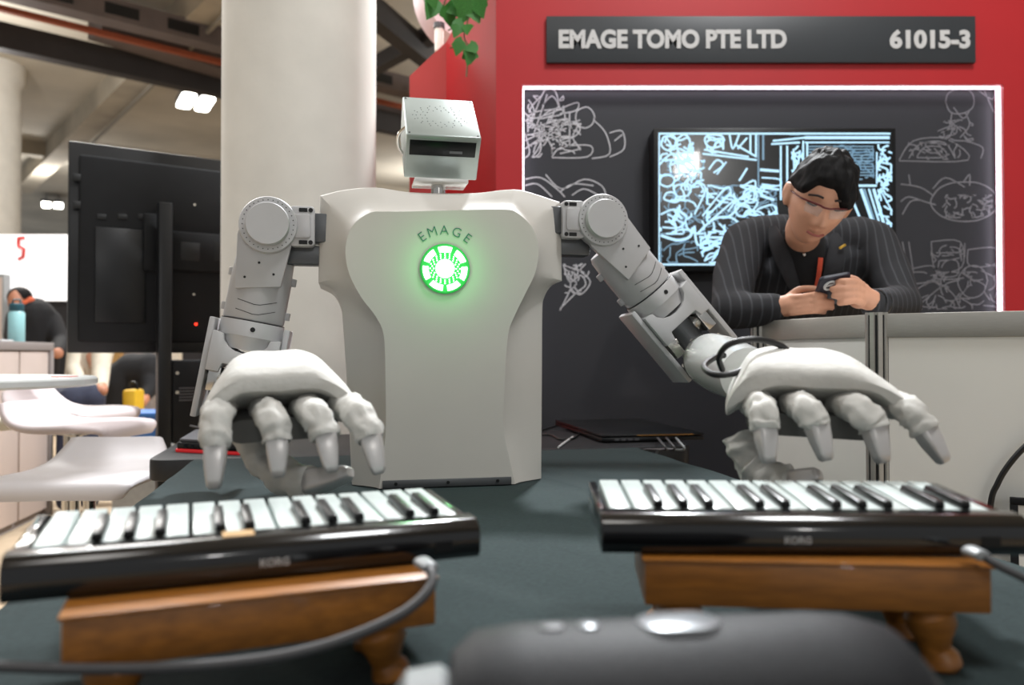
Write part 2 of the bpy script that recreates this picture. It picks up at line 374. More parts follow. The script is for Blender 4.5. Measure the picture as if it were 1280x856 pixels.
# sign
a, b = bx(683, 1220, 20, 78, DB - 0.02, DB)
sg = thing('booth_sign', ((a[0] + b[0]) / 2, DB - 0.01, a[2]), 'charcoal booth sign lettered EMAGE TOMO PTE LTD 61015-3', 'sign')
MB().box2(a, b).build('board', M_sign, sg, 0.002)
zc = (a[2] + b[2]) / 2
FT = lambda x, z, y: frame((x, y, z), (1, 0, 0), (0, 0, 1), (0, -1, 0))
def fit_text(txt, x0, x1, z, y, h, m, name, parent, off=0.0):
    o = text_mesh(txt, h / 0.70, Matrix.Identity(4), m, name, parent, 0.0015, off, 'LEFT')
    xs = [v.co.x for v in o.data.vertices]; zs = [v.co.y for v in o.data.vertices]
    sx = (x1 - x0) / (max(xs) - min(xs)); sz = h / (max(zs) - min(zs)); og = ORG[parent]
    mx = min(xs); mz = (min(zs) + max(zs)) / 2
    for v in o.data.vertices:
        e = v.co + og
        v.co = V((x0 + (v.co.x - mx) * sx, y - (v.co.z + og.z), z + (v.co.y - mz) * sz)) - og
    return o
def sign_txt(txt, px0, px1):
    f = FPX / DB
    fit_text(txt, P(px0, 50, DB).x, P(px1, 50, DB).x, zc, DB - 0.0215, 24 / FPX * DB, M_signt, 'lettering', sg, 0.005)
ORG[sg] = V((0, 0, 0)); _l = sg.location.copy()
sg.location = (0, 0, 0); 
for ch in sg.children:
    ch.data.transform(Matrix.Translation(_l))
sign_txt('EMAGE TOMO PTE LTD', 698, 981); sign_txt('61015-3', 1109, 1209)
for ch in sg.children: ch.data.transform(Matrix.Translation(-_l))
sg.location = _l; ORG[sg] = _l

# ------------------------------------------------------------------ line drawings on the graphic panel and the screen picture
def strokes(mb, lines, d, wd):
    """flat ribbons of print: each line is a list of picture points laid on the wall plane at depth d"""
    for ln_ in lines:
        ww = wd
        if isinstance(ln_[0], (int, float)): ww = ln_[0]; ln_ = ln_[1:]
        pts = [P(x, y, d) for x, y in ln_]
        if len(pts) > 2: pts = spline(pts, 4)
        L_, R_ = [], []
        for i, p in enumerate(pts):
            t = (pts[min(i + 1, len(pts) - 1)] - pts[max(i - 1, 0)]); t.y = 0
            if t.length < 1e-6: t = V((1, 0, 0))
            t.normalize(); n = V((-t.z, 0, t.x)) * (ww / 2)
            L_.append(p + n); R_.append(p - n)
        k = len(pts); mb.add(L_ + R_, [(i, i + 1, k + i + 1, k + i) for i in range(k - 1)])
def blob(cx, cy, rx, ry, n=9, j=0.15, a0=0, a1=360):
    return [(cx + rx * math.cos(R(a0 + (a1 - a0) * k / n)) * (1 + random.uniform(-j, j)), cy + ry * math.sin(R(a0 + (a1 - a0) * k / n)) * (1 + random.uniform(-j, j))) for k in range(n + 1)]
def scribble(x0, y0, x1, y1, n, s=12):
    out = []
    for _ in range(n):
        x, y = random.uniform(x0, x1), random.uniform(y0, y1); a = random.uniform(0, 2 * PI); l = [(x, y)]
        for k in range(random.randint(2, 4)):
            a += random.uniform(-0.9, 0.9); x += math.cos(a) * s * random.uniform(.4, 1); y += math.sin(a) * s * random.uniform(.3, .8)
            x = min(max(x, x0), x1); y = min(max(y, y0), y1); l.append((x, y))
        out.append(l)
    return out
DP = DB + 0.0585
art1 = [[(662, 160), (680, 114), (694, 114), (700, 138)], [(668, 165), (684, 118)], [(678, 132), (690, 120), (698, 134), (680, 138)], [(655, 140), (668, 148), (702, 136)],
        [(664, 160), (708, 148), (700, 158), (664, 168)], [(656, 176), (690, 160)], [(656, 186), (706, 152)], [(656, 166), (662, 190), (655, 198)], [(704, 132), (706, 150), (698, 168)],
        [(700, 136), (722, 128), (720, 138), (700, 142)], blob(731, 147, 12, 13, 10, .06), [(742, 150), (757, 166), (762, 192), (740, 198)], [(722, 158), (716, 172), (726, 186)],
        [(690, 196), (702, 184), (738, 182), (734, 196), (690, 197)], [(700, 192), (726, 186)], [(666, 180), (690, 172), (712, 170)], [(762, 166), (778, 164), (780, 186), (762, 196)], [(768, 176), (778, 168)],
        [(700, 150), (700, 182)], [(712, 140), (712, 184)], [(656, 150), (680, 168), (690, 184)]] + scribble(690, 150, 726, 192, 30, 9) + scribble(660, 120, 704, 196, 22, 16)
art2 = [[(656, 224), (676, 222), (696, 236), (706, 246)], [(682, 218), (702, 236), (730, 224), (752, 232), (758, 246)], [(700, 240), (716, 230), (742, 232)], [(656, 232), (672, 230), (690, 246)], [(715, 244), (730, 236), (748, 244)]]
art2 += [[(704, 330), (712, 352), (726, 344), (732, 356), (720, 366), (700, 386)], [(724, 338), (738, 352), (726, 368), (714, 362)], [(700, 388), (712, 364)]] + scribble(706, 330, 736, 366, 24, 8)
art3 = [[(1182, 128), (1186, 116), (1204, 110), (1216, 118), (1216, 134), (1202, 142), (1188, 140), (1182, 128)], [(1190, 140), (1186, 160), (1176, 166)], [(1206, 140), (1212, 156), (1200, 172)], [(1192, 134), (1204, 148), (1212, 138)],
        [(1124, 200), (1142, 176), (1184, 174), (1210, 200), (1124, 201)], [(1136, 198), (1150, 180), (1180, 178), (1194, 198)], [(1146, 196), (1156, 184), (1176, 184), (1182, 196), (1146, 197)], [(1206, 176), (1228, 184), (1226, 198)], [(1230, 112), (1242, 140)], [(1222, 112), (1240, 124), (1244, 112)],
        [(1172, 164), (1190, 158), (1186, 172), (1174, 170)]] + scribble(1180, 150, 1216, 176, 18, 8) + scribble(1136, 178, 1200, 199, 18, 10)
art4 = [blob(1206, 252, 42, 25, 16, .02), [(1126, 230), (1150, 234), (1166, 244)], [(1136, 218), (1138, 232)], [(1126, 252), (1136, 246), (1156, 252), (1170, 256)], [(1128, 268), (1138, 252), (1150, 250)], [(1166, 236), (1182, 222), (1206, 234)], [(1204, 228), (1212, 218), (1212, 232)]] + scribble(1178, 244, 1240, 272, 40, 7)
art5 = [[(1164, 302), (1200, 302), (1202, 334), (1170, 338), (1164, 302)], [(1170, 316), (1198, 316)], [(1174, 326), (1196, 326), (1196, 344), (1174, 344), (1174, 326)], [(1210, 312), (1244, 310), (1244, 330), (1212, 332), (1210, 312)], [(1128, 302), (1136, 344)], [(1136, 302), (1142, 342)],
        [(1126, 340), (1164, 332), (1168, 350), (1130, 356)], blob(1216, 352, 18, 20, 10, .05), [(1140, 366), (1166, 352), (1190, 366), (1200, 384)], [(1150, 380), (1180, 356), (1200, 350)], [(1226, 338), (1246, 350), (1244, 372)], [(1232, 330), (1250, 334)], [(1200, 366), (1186, 384)]] + scribble(1130, 340, 1250, 386, 46, 12) + scribble(1164, 302, 1206, 345, 14, 9)
ORG[gp] = ORG[booth]
for arts, m, wd, d in ((art1, M_line, 0.0048, DP), (art2, M_line, 0.005, DP), (art3, M_line2, 0.005, DP), (art4, M_line2, 0.0055, DP), (art5, M_line2, 0.0045, DP)):
    mb = MB(); strokes(mb, arts, d, wd); o = mb.build('line_drawing', m, gp, flat=True); o['kind'] = 'stuff'; o['label'] = 'sketchy white line drawing printed on the panel'

# ------------------------------------------------------------------ TV on the booth wall
DTV = 3.24
a, b = bx(817, 1121, 160, 339, DTV, DB + 0.058)
tv = thing('wall_television', ((a[0] + b[0]) / 2, DTV, a[2]), 'wall-mounted television showing glowing white outlines on black', 'television')
MB().box2(a, (b[0], DB + 0.058, b[2])).build('bezel', M_black, tv, 0.004)
a, b = bx(822, 1115, 165, 333, DTV - 0.002, DTV + 0.01)
scr = MB().box2(a, b).build('screen', M_screen, tv)
L1 = []; L2 = []
T = 0.0075
L1 += [[(824, 167), (1113, 167)], [(824, 330.5), (1113, 330.5)], [0.005, (824, 166), (824, 331)]]
L1 += [[(945, 168), (945, 194)], [(938, 168), (938, 192)], [(918, 180), (946, 196)], [(878, 192), (946, 200)], [(880, 187), (936, 196)], [(964, 180), (1000, 178)], [(966, 176), (1006, 172)],
       [(976, 182), (976, 250)], [(984, 182), (984, 240)], [(992, 186), (994, 224), (1000, 188)], [(1004, 176), (1004, 206)], [(1009, 178), (1009, 198)], [0.011, (950, 212), (974, 214)], [0.009, (950, 234), (974, 237)], [0.011, (950, 244), (968, 250)], [0.006, (952, 222), (974, 224), (974, 232), (952, 230)],
       [0.012, (1006, 172), (1112, 172)], [0.006, (1006, 178), (1112, 178)], [0.012, (1076, 236), (1090, 276)], [0.012, (1092, 236), (1116, 318)], [0.008, (1086, 236), (1112, 320)], [0.009, (1072, 232), (1096, 232)], [0.006, (1096, 190), (1096, 230)], [0.006, (1102, 240), (1114, 262)], [0.009, (1060, 236), (1078, 280)],
       [(912, 168), (916, 186), (924, 168)], [(922, 186), (934, 172)], [0.008, (924, 226), (934, 210)], [(878, 270), (908, 234), (914, 244)], [(882, 272), (914, 240)], [(888, 276), (918, 250)]]
L1 += [blob(836, 178, 10, 9), blob(854, 180, 8, 12), blob(892, 176, 12, 9), [(846, 190), (850, 204), (862, 196)], [(824, 206), (842, 192), (862, 214)], [(868, 268), (882, 236), (870, 226)], blob(834, 226, 9, 8), blob(852, 238, 10, 8), blob(838, 246, 8, 6),
       [0.011, (826, 294), (846, 300), (862, 296), (866, 284)], [(826, 268), (842, 262), (858, 270), (850, 284), (828, 284)], [0.01, (868, 282), (872, 306), (886, 298)], [0.009, (872, 292), (892, 274), (914, 272), (924, 284), (906, 296), (874, 296)], [(876, 306), (898, 300), (920, 292)],
       [0.009, (876, 316), (894, 306), (916, 300)], [(880, 326), (900, 316)], [0.009, (898, 258), (912, 244), (924, 256), (912, 270), (902, 272)], blob(928, 262, 10, 8), blob(938, 244, 8, 9), [(886, 212), (896, 200), (904, 206), (892, 216)], [0.006, (896, 218), (908, 202)],
       [(930, 232), (944, 226), (942, 250)], [(946, 262), (966, 256), (972, 270)]]
L1 += scribble(826, 200, 880, 292, 40, 12) + scribble(884, 232, 970, 290, 45, 12) + scribble(826, 168, 866, 200, 24, 8) + scribble(884, 168, 904, 192, 12, 8) + scribble(1098, 180, 1114, 250, 30, 7) + scribble(876, 290, 910, 328, 20, 10) + scribble(990, 182, 1004, 224, 14, 7) + scribble(1098, 236, 1114, 300, 14, 8)
L2 += scribble(826, 200, 880, 292, 40, 12) + scribble(884, 232, 970, 290, 50, 12)
L2 += [[(1010, 183 + k * 3.6), (1092, 183 + k * 3.6)] for k in range(11)] + scribble(1012, 182, 1092, 222, 50, 8) + scribble(826, 302, 872, 328, 14, 12)
L2 += [[0.01, (1080, 236), (1108, 324)], [0.006, (948, 168), (948, 250)], [0.008, (954, 168), (954, 200)], [0.006, (1012, 224), (1078, 224)], [0.006, (986, 168), (1000, 168)]]
mb = MB(); strokes(mb, L1, DTV - 0.003, T); o = mb.build('picture_lines', M_glow, scr, flat=True); o['kind'] = 'stuff'; o['label'] = 'glowing pale blue outlines on the screen'
mb = MB(); strokes(mb, L2, DTV - 0.0026, 0.005); o = mb.build('picture_lines', M_glow2, scr, flat=True); o['kind'] = 'stuff'; o['label'] = 'dim blue outlines on the screen'

# ------------------------------------------------------------------ ivy, round drum and spotlight above the wing
drum_c = P(600, -6, 4.15); ax = V((0.32, -1, 0.12)).normalized(); sx_ = ax.cross(ZZ).normalized(); sz_ = sx_.cross(ax)
dr = thing('round_sign', drum_c - V((0, 0, 0.335)), 'round red sign with a pale pink rim behind the booth wing', 'sign')
fr = frame(drum_c, sx_, sz_, ax)
MB().lathe([(0.32, -0.10), (0.335, -0.10), (0.335, 0.08), (0.29, 0.08), (0.29, 0.05), (0.32, -0.09)], fr, 48).build('rim', M_drumw, dr)
MB().lathe([(0.001, -0.02), (0.289, -0.02), (0.289, 0.02), (0.001, 0.02)], fr, 48).build('face', M_drumr, dr)
sp = thing('spotlight', P(549, 66, 3.66), 'small white cylinder spotlight on the slanted booth wing', 'spotlight')
MB().lathe([(0.001, 0), (0.02, 0), (0.021, 0.11), (0.018, 0.115), (0.001, 0.115)], frame(P(549, 64, 3.68), (1, 0, 0), (0, 1, 0), (0, 0, 1)), 20).build('body', M_spot, sp)
MB().lathe([(0.001, 0), (0.026, 0), (0.026, 0.025), (0.001, 0.03)], frame(P(549, 36, 3.68), (1, 0, 0), (0, 1, 0), (0, 0, 1)), 20).build('cap', M_greyd, sp)
iv = thing('trailing_ivy', P(590, 10, 3.3), 'green ivy trailing down over the red booth wing', 'plant')
def leaf_mesh():
    pr = [(0, 0), (0.35, 0.1), (0.62, 0.42), (0.42, 0.62), (0.3, 0.85), (0, 1.25), (-0.3, 0.85), (-0.42, 0.62), (-0.62, 0.42), (-0.35, 0.1)]
    mb = MB(); vs = [(x, y, 0.12 * abs(x) - 0.1 * y * y) for x, y in pr] + [(0, 0.6, -0.05)]; k = len(pr)
    mb.add(vs, [(i, (i + 1) % k, k) for i in range(k)])
    o = mb.build('leaf', M_leaf); me = o.data; bpy.data.objects.remove(o); return me
LEAF = leaf_mesh()
stem_pts = [[(560, -8), (556, 2), (552, 12)], [(606, -12), (596, 4), (585, 12)], [(592, 2), (586, 22), (580, 46), (590, 64), (584, 70)], [(576, 20), (566, 34), (560, 38)], [(580, 52), (570, 58), (562, 60)], [(586, 66), (584, 84), (583, 96)]]
for s_ in stem_pts:
    MB().tube(spline([P(x, y, 3.25) for x, y in s_], 4), 0.003, 6).build('stem', M_stem, iv)
for (x, y, s, r_) in ((545, 5, 26, 200), (558, 12, 24, 150), (552, -6, 22, 100), (585, 2, 30, 190), (596, 0, 26, 160), (604, 0, 22, 220), (578, 14, 22, 250), (590, 14, 20, 170), (566, 32, 17, 130), (573, 35, 15, 210), (585, 34, 14, 180),
                      (566, 58, 17, 110), (574, 56, 15, 200), (590, 66, 18, 190), (598, 62, 15, 240), (582, 68, 14, 150), (604, -10, 20, 200), (540, -5, 20, 160), (570, 4, 18, 170), (576, -6, 24, 190)):
    o = bpy.data.objects.new('leaf', LEAF); C.objects.link(o); o.parent = iv
    o.location = P(x, y - s * 0.3, 3.24 + random.uniform(-.03, .02)) - ORG[iv]; k = s / FPX * 3.25; o.scale = (k, k, k)
    o.rotation_euler = (R(90 + random.uniform(-25, 25)), R(r_ + random.uniform(-15, 15)), R(random.uniform(-30, 30)))

# ------------------------------------------------------------------ tables
def TB(u, v, z=0): return U * u + W_ * v + ZZ * z
def uv(p): return p.dot(U), p.dot(W_)
ul = uv(PT(150, 643, ZT))[0]; ur = uv(PT(800, 560, ZT))[0]; v1 = uv(PT(800, 559, ZT))[1]; v0 = 0.30
tc = TB((ul + ur) / 2, (v0 + v1) / 2)
tb = thing('demo_table', tc, 'long demonstration table under a dark green-grey cloth', 'table')
frT = frame(tc, U, W_, ZZ); hw = (ur - ul) / 2; hd = (v1 - v0) / 2
MB().box((0, 0, ZT - 0.03), (2 * hw - 0.02, 2 * hd - 0.02, 0.05), frT).build('table_top', M_blackm, tb)
# draped cloth: top plus hanging skirt with soft folds
mb = MB(); ring = []
N = 160
per = []
for i in range(N):
    t = i / N * 4; k = int(t); s = (t - k) * 2 - 1
    x, y = ((s, -1), (1, s), (-s, 1), (-1, -s))[k]; per.append((x * hw, y * hd, (0, -1) if k == 0 else (1, 0) if k == 1 else (0, 1) if k == 2 else (-1, 0), i))
secs = []
for z, amp in ((ZT, -0.006), (ZT - 0.004, 0), (ZT - 0.2, 0.008), (ZT - 0.45, 0.018), (0.01, 0.028)):
    secs.append([V((x + n[0] * (amp + 0.5 * abs(amp) * math.sin(i * 1.1)), y + n[1] * (amp + 0.5 * abs(amp) * math.sin(i * 1.1)), z)) for x, y, n, i in per])
mb.loft([secs[0]], frT) if False else None
mb.add([p for q in secs for p in q], [(i * N + j, i * N + (j + 1) % N, (i + 1) * N + (j + 1) % N, (i + 1) * N + j) for i in range(4) for j in range(N)] + [tuple(range(N))], frT)
mb.build('table_cloth', M_cloth, tb)
for sx in (-1, 1):
    for sy in (-1, 1): MB().cyl(tc + U * (sx * (hw - .08)) + W_ * (sy * (hd - .08)), tc + U * (sx * (hw - .08)) + W_ * (sy * (hd - .08)) + ZZ * (ZT - .05), 0.018).build('leg', M_blackm, tb)
# black desk behind
dl = uv(PT(170, 582, ZT - 0.004))[0]; drr = uv(PT(893, 561, ZT))[0]
vd0 = v1 + 0.045; vd1 = vd0 + 0.58
dc = TB((dl + drr) / 2, (vd0 + vd1) / 2); frD = frame(dc, U, W_, ZZ)
dk = thing('black_desk', dc, 'black desk with thick rounded edges behind the robot', 'desk')
MB().prism(rrect(drr - dl, vd1 - vd0, 0.05, 5), ZT - 0.062, ZT - 0.004, frD).build('desk_top', M_desk, dk, 0.006)
for sx in (-1, 1):
    MB().box((sx * ((drr - dl) / 2 - 0.3), 0, (ZT - 0.062) / 2 + 0.02), (0.08, 0.06, ZT - 0.1), frD).build('leg', M_blackm, dk)
    MB().box((sx * ((drr - dl) / 2 - 0.3), 0, 0.02), (0.07, 0.52, 0.04), frD).build('foot', M_blackm, dk, 0.005)
ZD = ZT - 0.004

# ================================================================== ROBOT
pl = PT(440, 613, ZT); pr_ = PT(677, 605, ZT)
RO = (pl + pr_) / 2
RU = V((pr_.x - pl.x, pr_.y - pl.y, 0)).normalized(); RV = V((-RU.y, RU.x, 0))
rob = thing('humanoid_robot', RO + RV * 0.1, 'pale grey humanoid robot torso with box head and gloved hands reaching forward', 'robot')
def RW(p): return RO + RU * p[0] + RV * p[1] + ZZ * p[2]          # robot frame -> world
def TP(px, py, ly=0.0):                                           # picture point on the robot's plane y=ly
    v = ray(px, py); o = RO + RV * ly; t = (o - EYE).dot(RV) / v.dot(RV); q = EYE + v * t - RO
    return V((q.dot(RU), ly, q.z))
pairs = [((515, 240), (505, 264.5), 0), ((590, 241), (600, 262), 0), ((630, 237), (632, 262), 0), ((655, 238), (645, 265.5), 0), ((700, 252), (664, 283), 1), ((702, 300), (673, 309), 0), ((703, 351), (669, 340), 1),
         ((690, 357), (656, 368), 0), ((681, 371), (643, 395), 0), ((678.5, 390), (635, 418), 0), ((678, 470), (631, 470), 0), ((677.5, 545), (630, 545), 0), ((677, 605), (644, 607), 1), ((440, 613), (474, 612), 1),
         ((437, 545), (482, 545), 0), ((433, 470), (482, 470), 0), ((428.5, 402), (480, 420), 0), ((426, 382), (470, 396), 0), ((416, 363), (452, 372), 0), ((398, 353), (437, 343), 1), ((399, 300), (432, 312), 0), ((400, 244), (440, 284), 1),
         ((430, 237), (462, 266.5), 0), ((470, 234), (482, 264.5), 0)]
def dens(idx, ly):
    pts = [TP(p[idx][0], p[idx][1], ly) for p in pairs]; n = len(pts); out = []
    for i in range(n):
        p1, p2 = pts[i], pts[(i + 1) % n]
        p0 = pts[i - 1]; p3 = pts[(i + 2) % n]
        if idx == 0 and pairs[i][2]: p0 = p1 - (p2 - p1)
        if idx == 0 and pairs[(i + 1) % n][2]: p3 = p2 + (p2 - p1)
        if idx == 1 and i in (11, 12, 13): p0 = p1 - (p2 - p1); p3 = p2 + (p2 - p1)
        for k in range(6):
            t = k / 6
            out.append(0.5 * ((2 * p1) + (p2 - p0) * t + (2 * p0 - 5 * p1 + 4 * p2 - p3) * t * t + (3 * p1 - p0 - 3 * p2 + p3) * t ** 3))
    return out
YB = 0.062
O_ = dens(0, YB); I_ = dens(1, 0.0)
secs = []
inset = [p * 1.0 for p in I_]
cI = sum(I_, V()) / len(I_)
for k, (t, yy) in enumerate(((1.0, 0.0), (0.985, 0.0008), (0.94, 0.008), (0.8, 0.021), (0.6, 0.033), (0.4, 0.043), (0.2, 0.052), (0.03, 0.061), (0.0, 0.066))):
    secs.append([RW(V((o.x + (i.x - o.x) * t, yy, o.z + (i.z - o.z) * t))) for o, i in zip(O_, I_)])
secs.append([RW(V((o.x, 0.12, o.z))) for o in O_])
cO = sum(O_, V()) / len(O_)
secs.append([RW(V((o.x, 0.225, o.z))) for o in O_])
secs.append([RW(V((cO.x + (o.x - cO.x) * 0.93, 0.255, max(0.0, cO.z + (o.z - cO.z) * 0.95 if o.z > 0.06 else o.z)))) for o in O_])
for q in secs:
    for i in range(len(q)):
        if q[i].z < ZT + 0.002: q[i] = V((q[i].x, q[i].y, ZT + 0.002))
torso = MB().loft(secs).build('torso', M_shell, rob, ang=24)
# base rail with bolts
a_ = TP(478, 611, -0.001); b_ = TP(639, 604, -0.001)
frR = frame(RO, RU, RV, ZZ)
MB().box2((a_.x, -0.004, 0.002), (b_.x, 0.01, 0.018), frR).build('base_rail', M_armd, torso, 0.001)
for fx in (0.1, 0.5, 0.89):
    x = a_.x + (b_.x - a_.x) * fx
    MB().cyl(RW((x, -0.0065, 0.011)), RW((x, -0.003, 0.011)), 0.0035, n=12).build('bolt', M_hole, torso)
# collar lip behind the neck
pts = [RW(TP(x, y, 0.2)) for x, y in ((520, 238), (545, 241), (575, 241), (600, 239))]
MB().box2(TP(515, 246, 0.08), TP(592, 262, 0.2), frR).build('neck_plate', M_shell, torso, 0.003)
# chest light
cl = TP(556, 336, 0.0); clw = RW(cl); rr = (TP(587, 336) - cl).length
frC = frame(clw, RU, ZZ, -RV)
lamp = MB().lathe([(0.001, -0.01), (rr, -0.01), (rr, 0.004), (rr * 0.96, 0.0065), (rr * 0.93, 0.0065), (rr * 0.93, 0.004), (0.001, 0.004)], frC, 56).build('chest_lamp', M_ledbase, rob)
lamp['label'] = 'glowing green and white round lamp in the chest'
for k in range(7):
    a0 = R(90 + k * 360 / 7 - 19); a1 = R(90 + k * 360 / 7 + 19); r0, r1 = rr * 0.66, rr * 0.89
    poly = [(r0 * math.cos(a0 + (a1 - a0) * j / 6), r0 * math.sin(a0 + (a1 - a0) * j / 6)) for j in range(7)] + [(r1 * math.cos(a1 - (a1 - a0) * j / 6), r1 * math.sin(a1 - (a1 - a0) * j / 6)) for j in range(7)]
    MB().prism(poly, 0.003, 0.0062, frC).build('light_segment', M_led, lamp)
MB().lathe([(0.001, 0.003), (rr * 0.38, 0.003), (rr * 0.37, 0.008), (rr * 0.2, 0.010), (0.001, 0.011)], frC, 32).build('light_core', M_led, lamp)
mb = MB()
for ring_, (rad, cnt) in enumerate(((0.45, 16), (0.52, 18), (0.59, 20))):
    for k in range(cnt):
        a = 2 * PI * (k + 0.5 * (ring_ % 2)) / cnt; r_ = rr * rad
        mb.cyl(frC @ V((r_ * math.cos(a), r_ * math.sin(a), 0.003)), frC @ V((r_ * math.cos(a), r_ * math.sin(a), 0.0052)), rr * 0.026, n=8)
o = mb.build('light_dots', M_led, lamp); o['kind'] = 'stuff'
ld = bpy.data.lights.new('chest_lamp_light', 'POINT'); ld.energy = 0.22; ld.color = (0.12, 1.0, 0.22); ld.shadow_soft_size = 0.03
lo = bpy.data.objects.new('chest_lamp_light', ld); C.objects.link(lo); lo.location = clw - RV * 0.04
for ch, ang in zip('EMAGE', (36, 19, 1, -18, -36)):
    r_ = rr * 1.53; a = R(90 + ang); c_ = clw + RU * (r_ * math.cos(a)) + ZZ * (r_ * math.sin(a)) - RV * 0.0006
    ca, sa = math.cos(R(ang)), math.sin(R(ang))
    text_mesh(ch, 0.0285, frame(c_, RU * ca + ZZ * sa, ZZ * ca - RU * sa, -RV), M_greentxt, 'chest_letter', torso, 0.0006, -0.0004)

# head
hc_front = [TP(508, 170, 0.06), TP(602, 170, 0.06)]
hw_ = (hc_front[1] - hc_front[0]).length
HP = R(43); hx = RU.copy(); hf = (-RV * math.cos(HP) - ZZ * math.sin(HP)); hu = (ZZ * math.cos(HP) - RV * math.sin(HP))
edge = RW((hc_front[0] + hc_front[1]) / 2)                      # middle of the brow edge
HH = 0.106; HL = 0.178
frH = frame(edge, hx, hu, hf)                                   # x right, y up the face, z out of the face
head = MB()
head.box2((-hw_ / 2, -HH, -HL), (hw_ / 2, 0, 0), frH)
head = head.build('head', M_headm, rob, 0.0035, 3)
MB().box2((-hw_ / 2 + 0.006, -0.049, -0.002), (hw_ / 2 - 0.008, -0.009, 0.002), frH).build('visor_frame', M_headm, head, 0.001)
MB().box2((-hw_ / 2 + 0.008, -0.047, -0.002), (hw_ / 2 - 0.010, -0.011, 0.0032), frH).build('visor', M_visor, head, 0.0008)
MB().box((0.028, -0.036, 0.0035), (0.028, 0.006, 0.0012), frH).build('sensor', M_armd, head)
mb = MB()
for rad, cnt in ((0.028, 12), (0.036, 14), (0.044, 18), (0.05, 16)):
    for k in range(cnt):
        a = 2 * PI * k / cnt + rad * 40
        p = V((rad * 1.25 * math.cos(a), 0, -HL * 0.5 + rad * math.sin(a)))
        mb.cyl(frH @ (p + V((0, -0.002, 0))), frH @ (p + V((0, 0.0004, 0))), 0.0012, n=6)
o = mb.build('perforation', M_hole, head); o['kind'] = 'stuff'
for sx in (-1, 1):
    for sz in (0.008, HL - 0.008):
        p = V((sx * (hw_ / 2 - 0.007), 0, -sz)); MB().cyl(frH @ (p + V((0, -0.002, 0))), frH @ (p + V((0, 0.0012, 0))), 0.0022, n=10).build('screw', M_hole, head)
lp = [frH @ V((-hw_ / 2 + 0.002, -0.01, -0.05)), frH @ V((-hw_ / 2 - 0.012, -0.03, -0.055)), frH @ V((-hw_ / 2 - 0.012, -0.06, -0.06)), frH @ V((-hw_ / 2 + 0.002, -0.085, -0.06))]
MB().tube(spline(lp, 6), 0.0035, 8).build('cable_loop', M_chrome, head)
MB().box2((TP(517, 229, .08).x, 0.05, TP(517, 229.5, .08).z), (TP(583, 229, .08).x, 0.13, TP(517, 225, .08).z), frR).build('neck_bracket', M_white, rob, 0.001)
nk = TP(548, 236, 0.085)
MB().cyl(RW((nk.x, 0.09, TP(548, 250, 0.085).z)), RW((nk.x, 0.09, TP(548, 228, 0.085).z)), 0.0155, n=28).build('neck', M_chrome, rob)

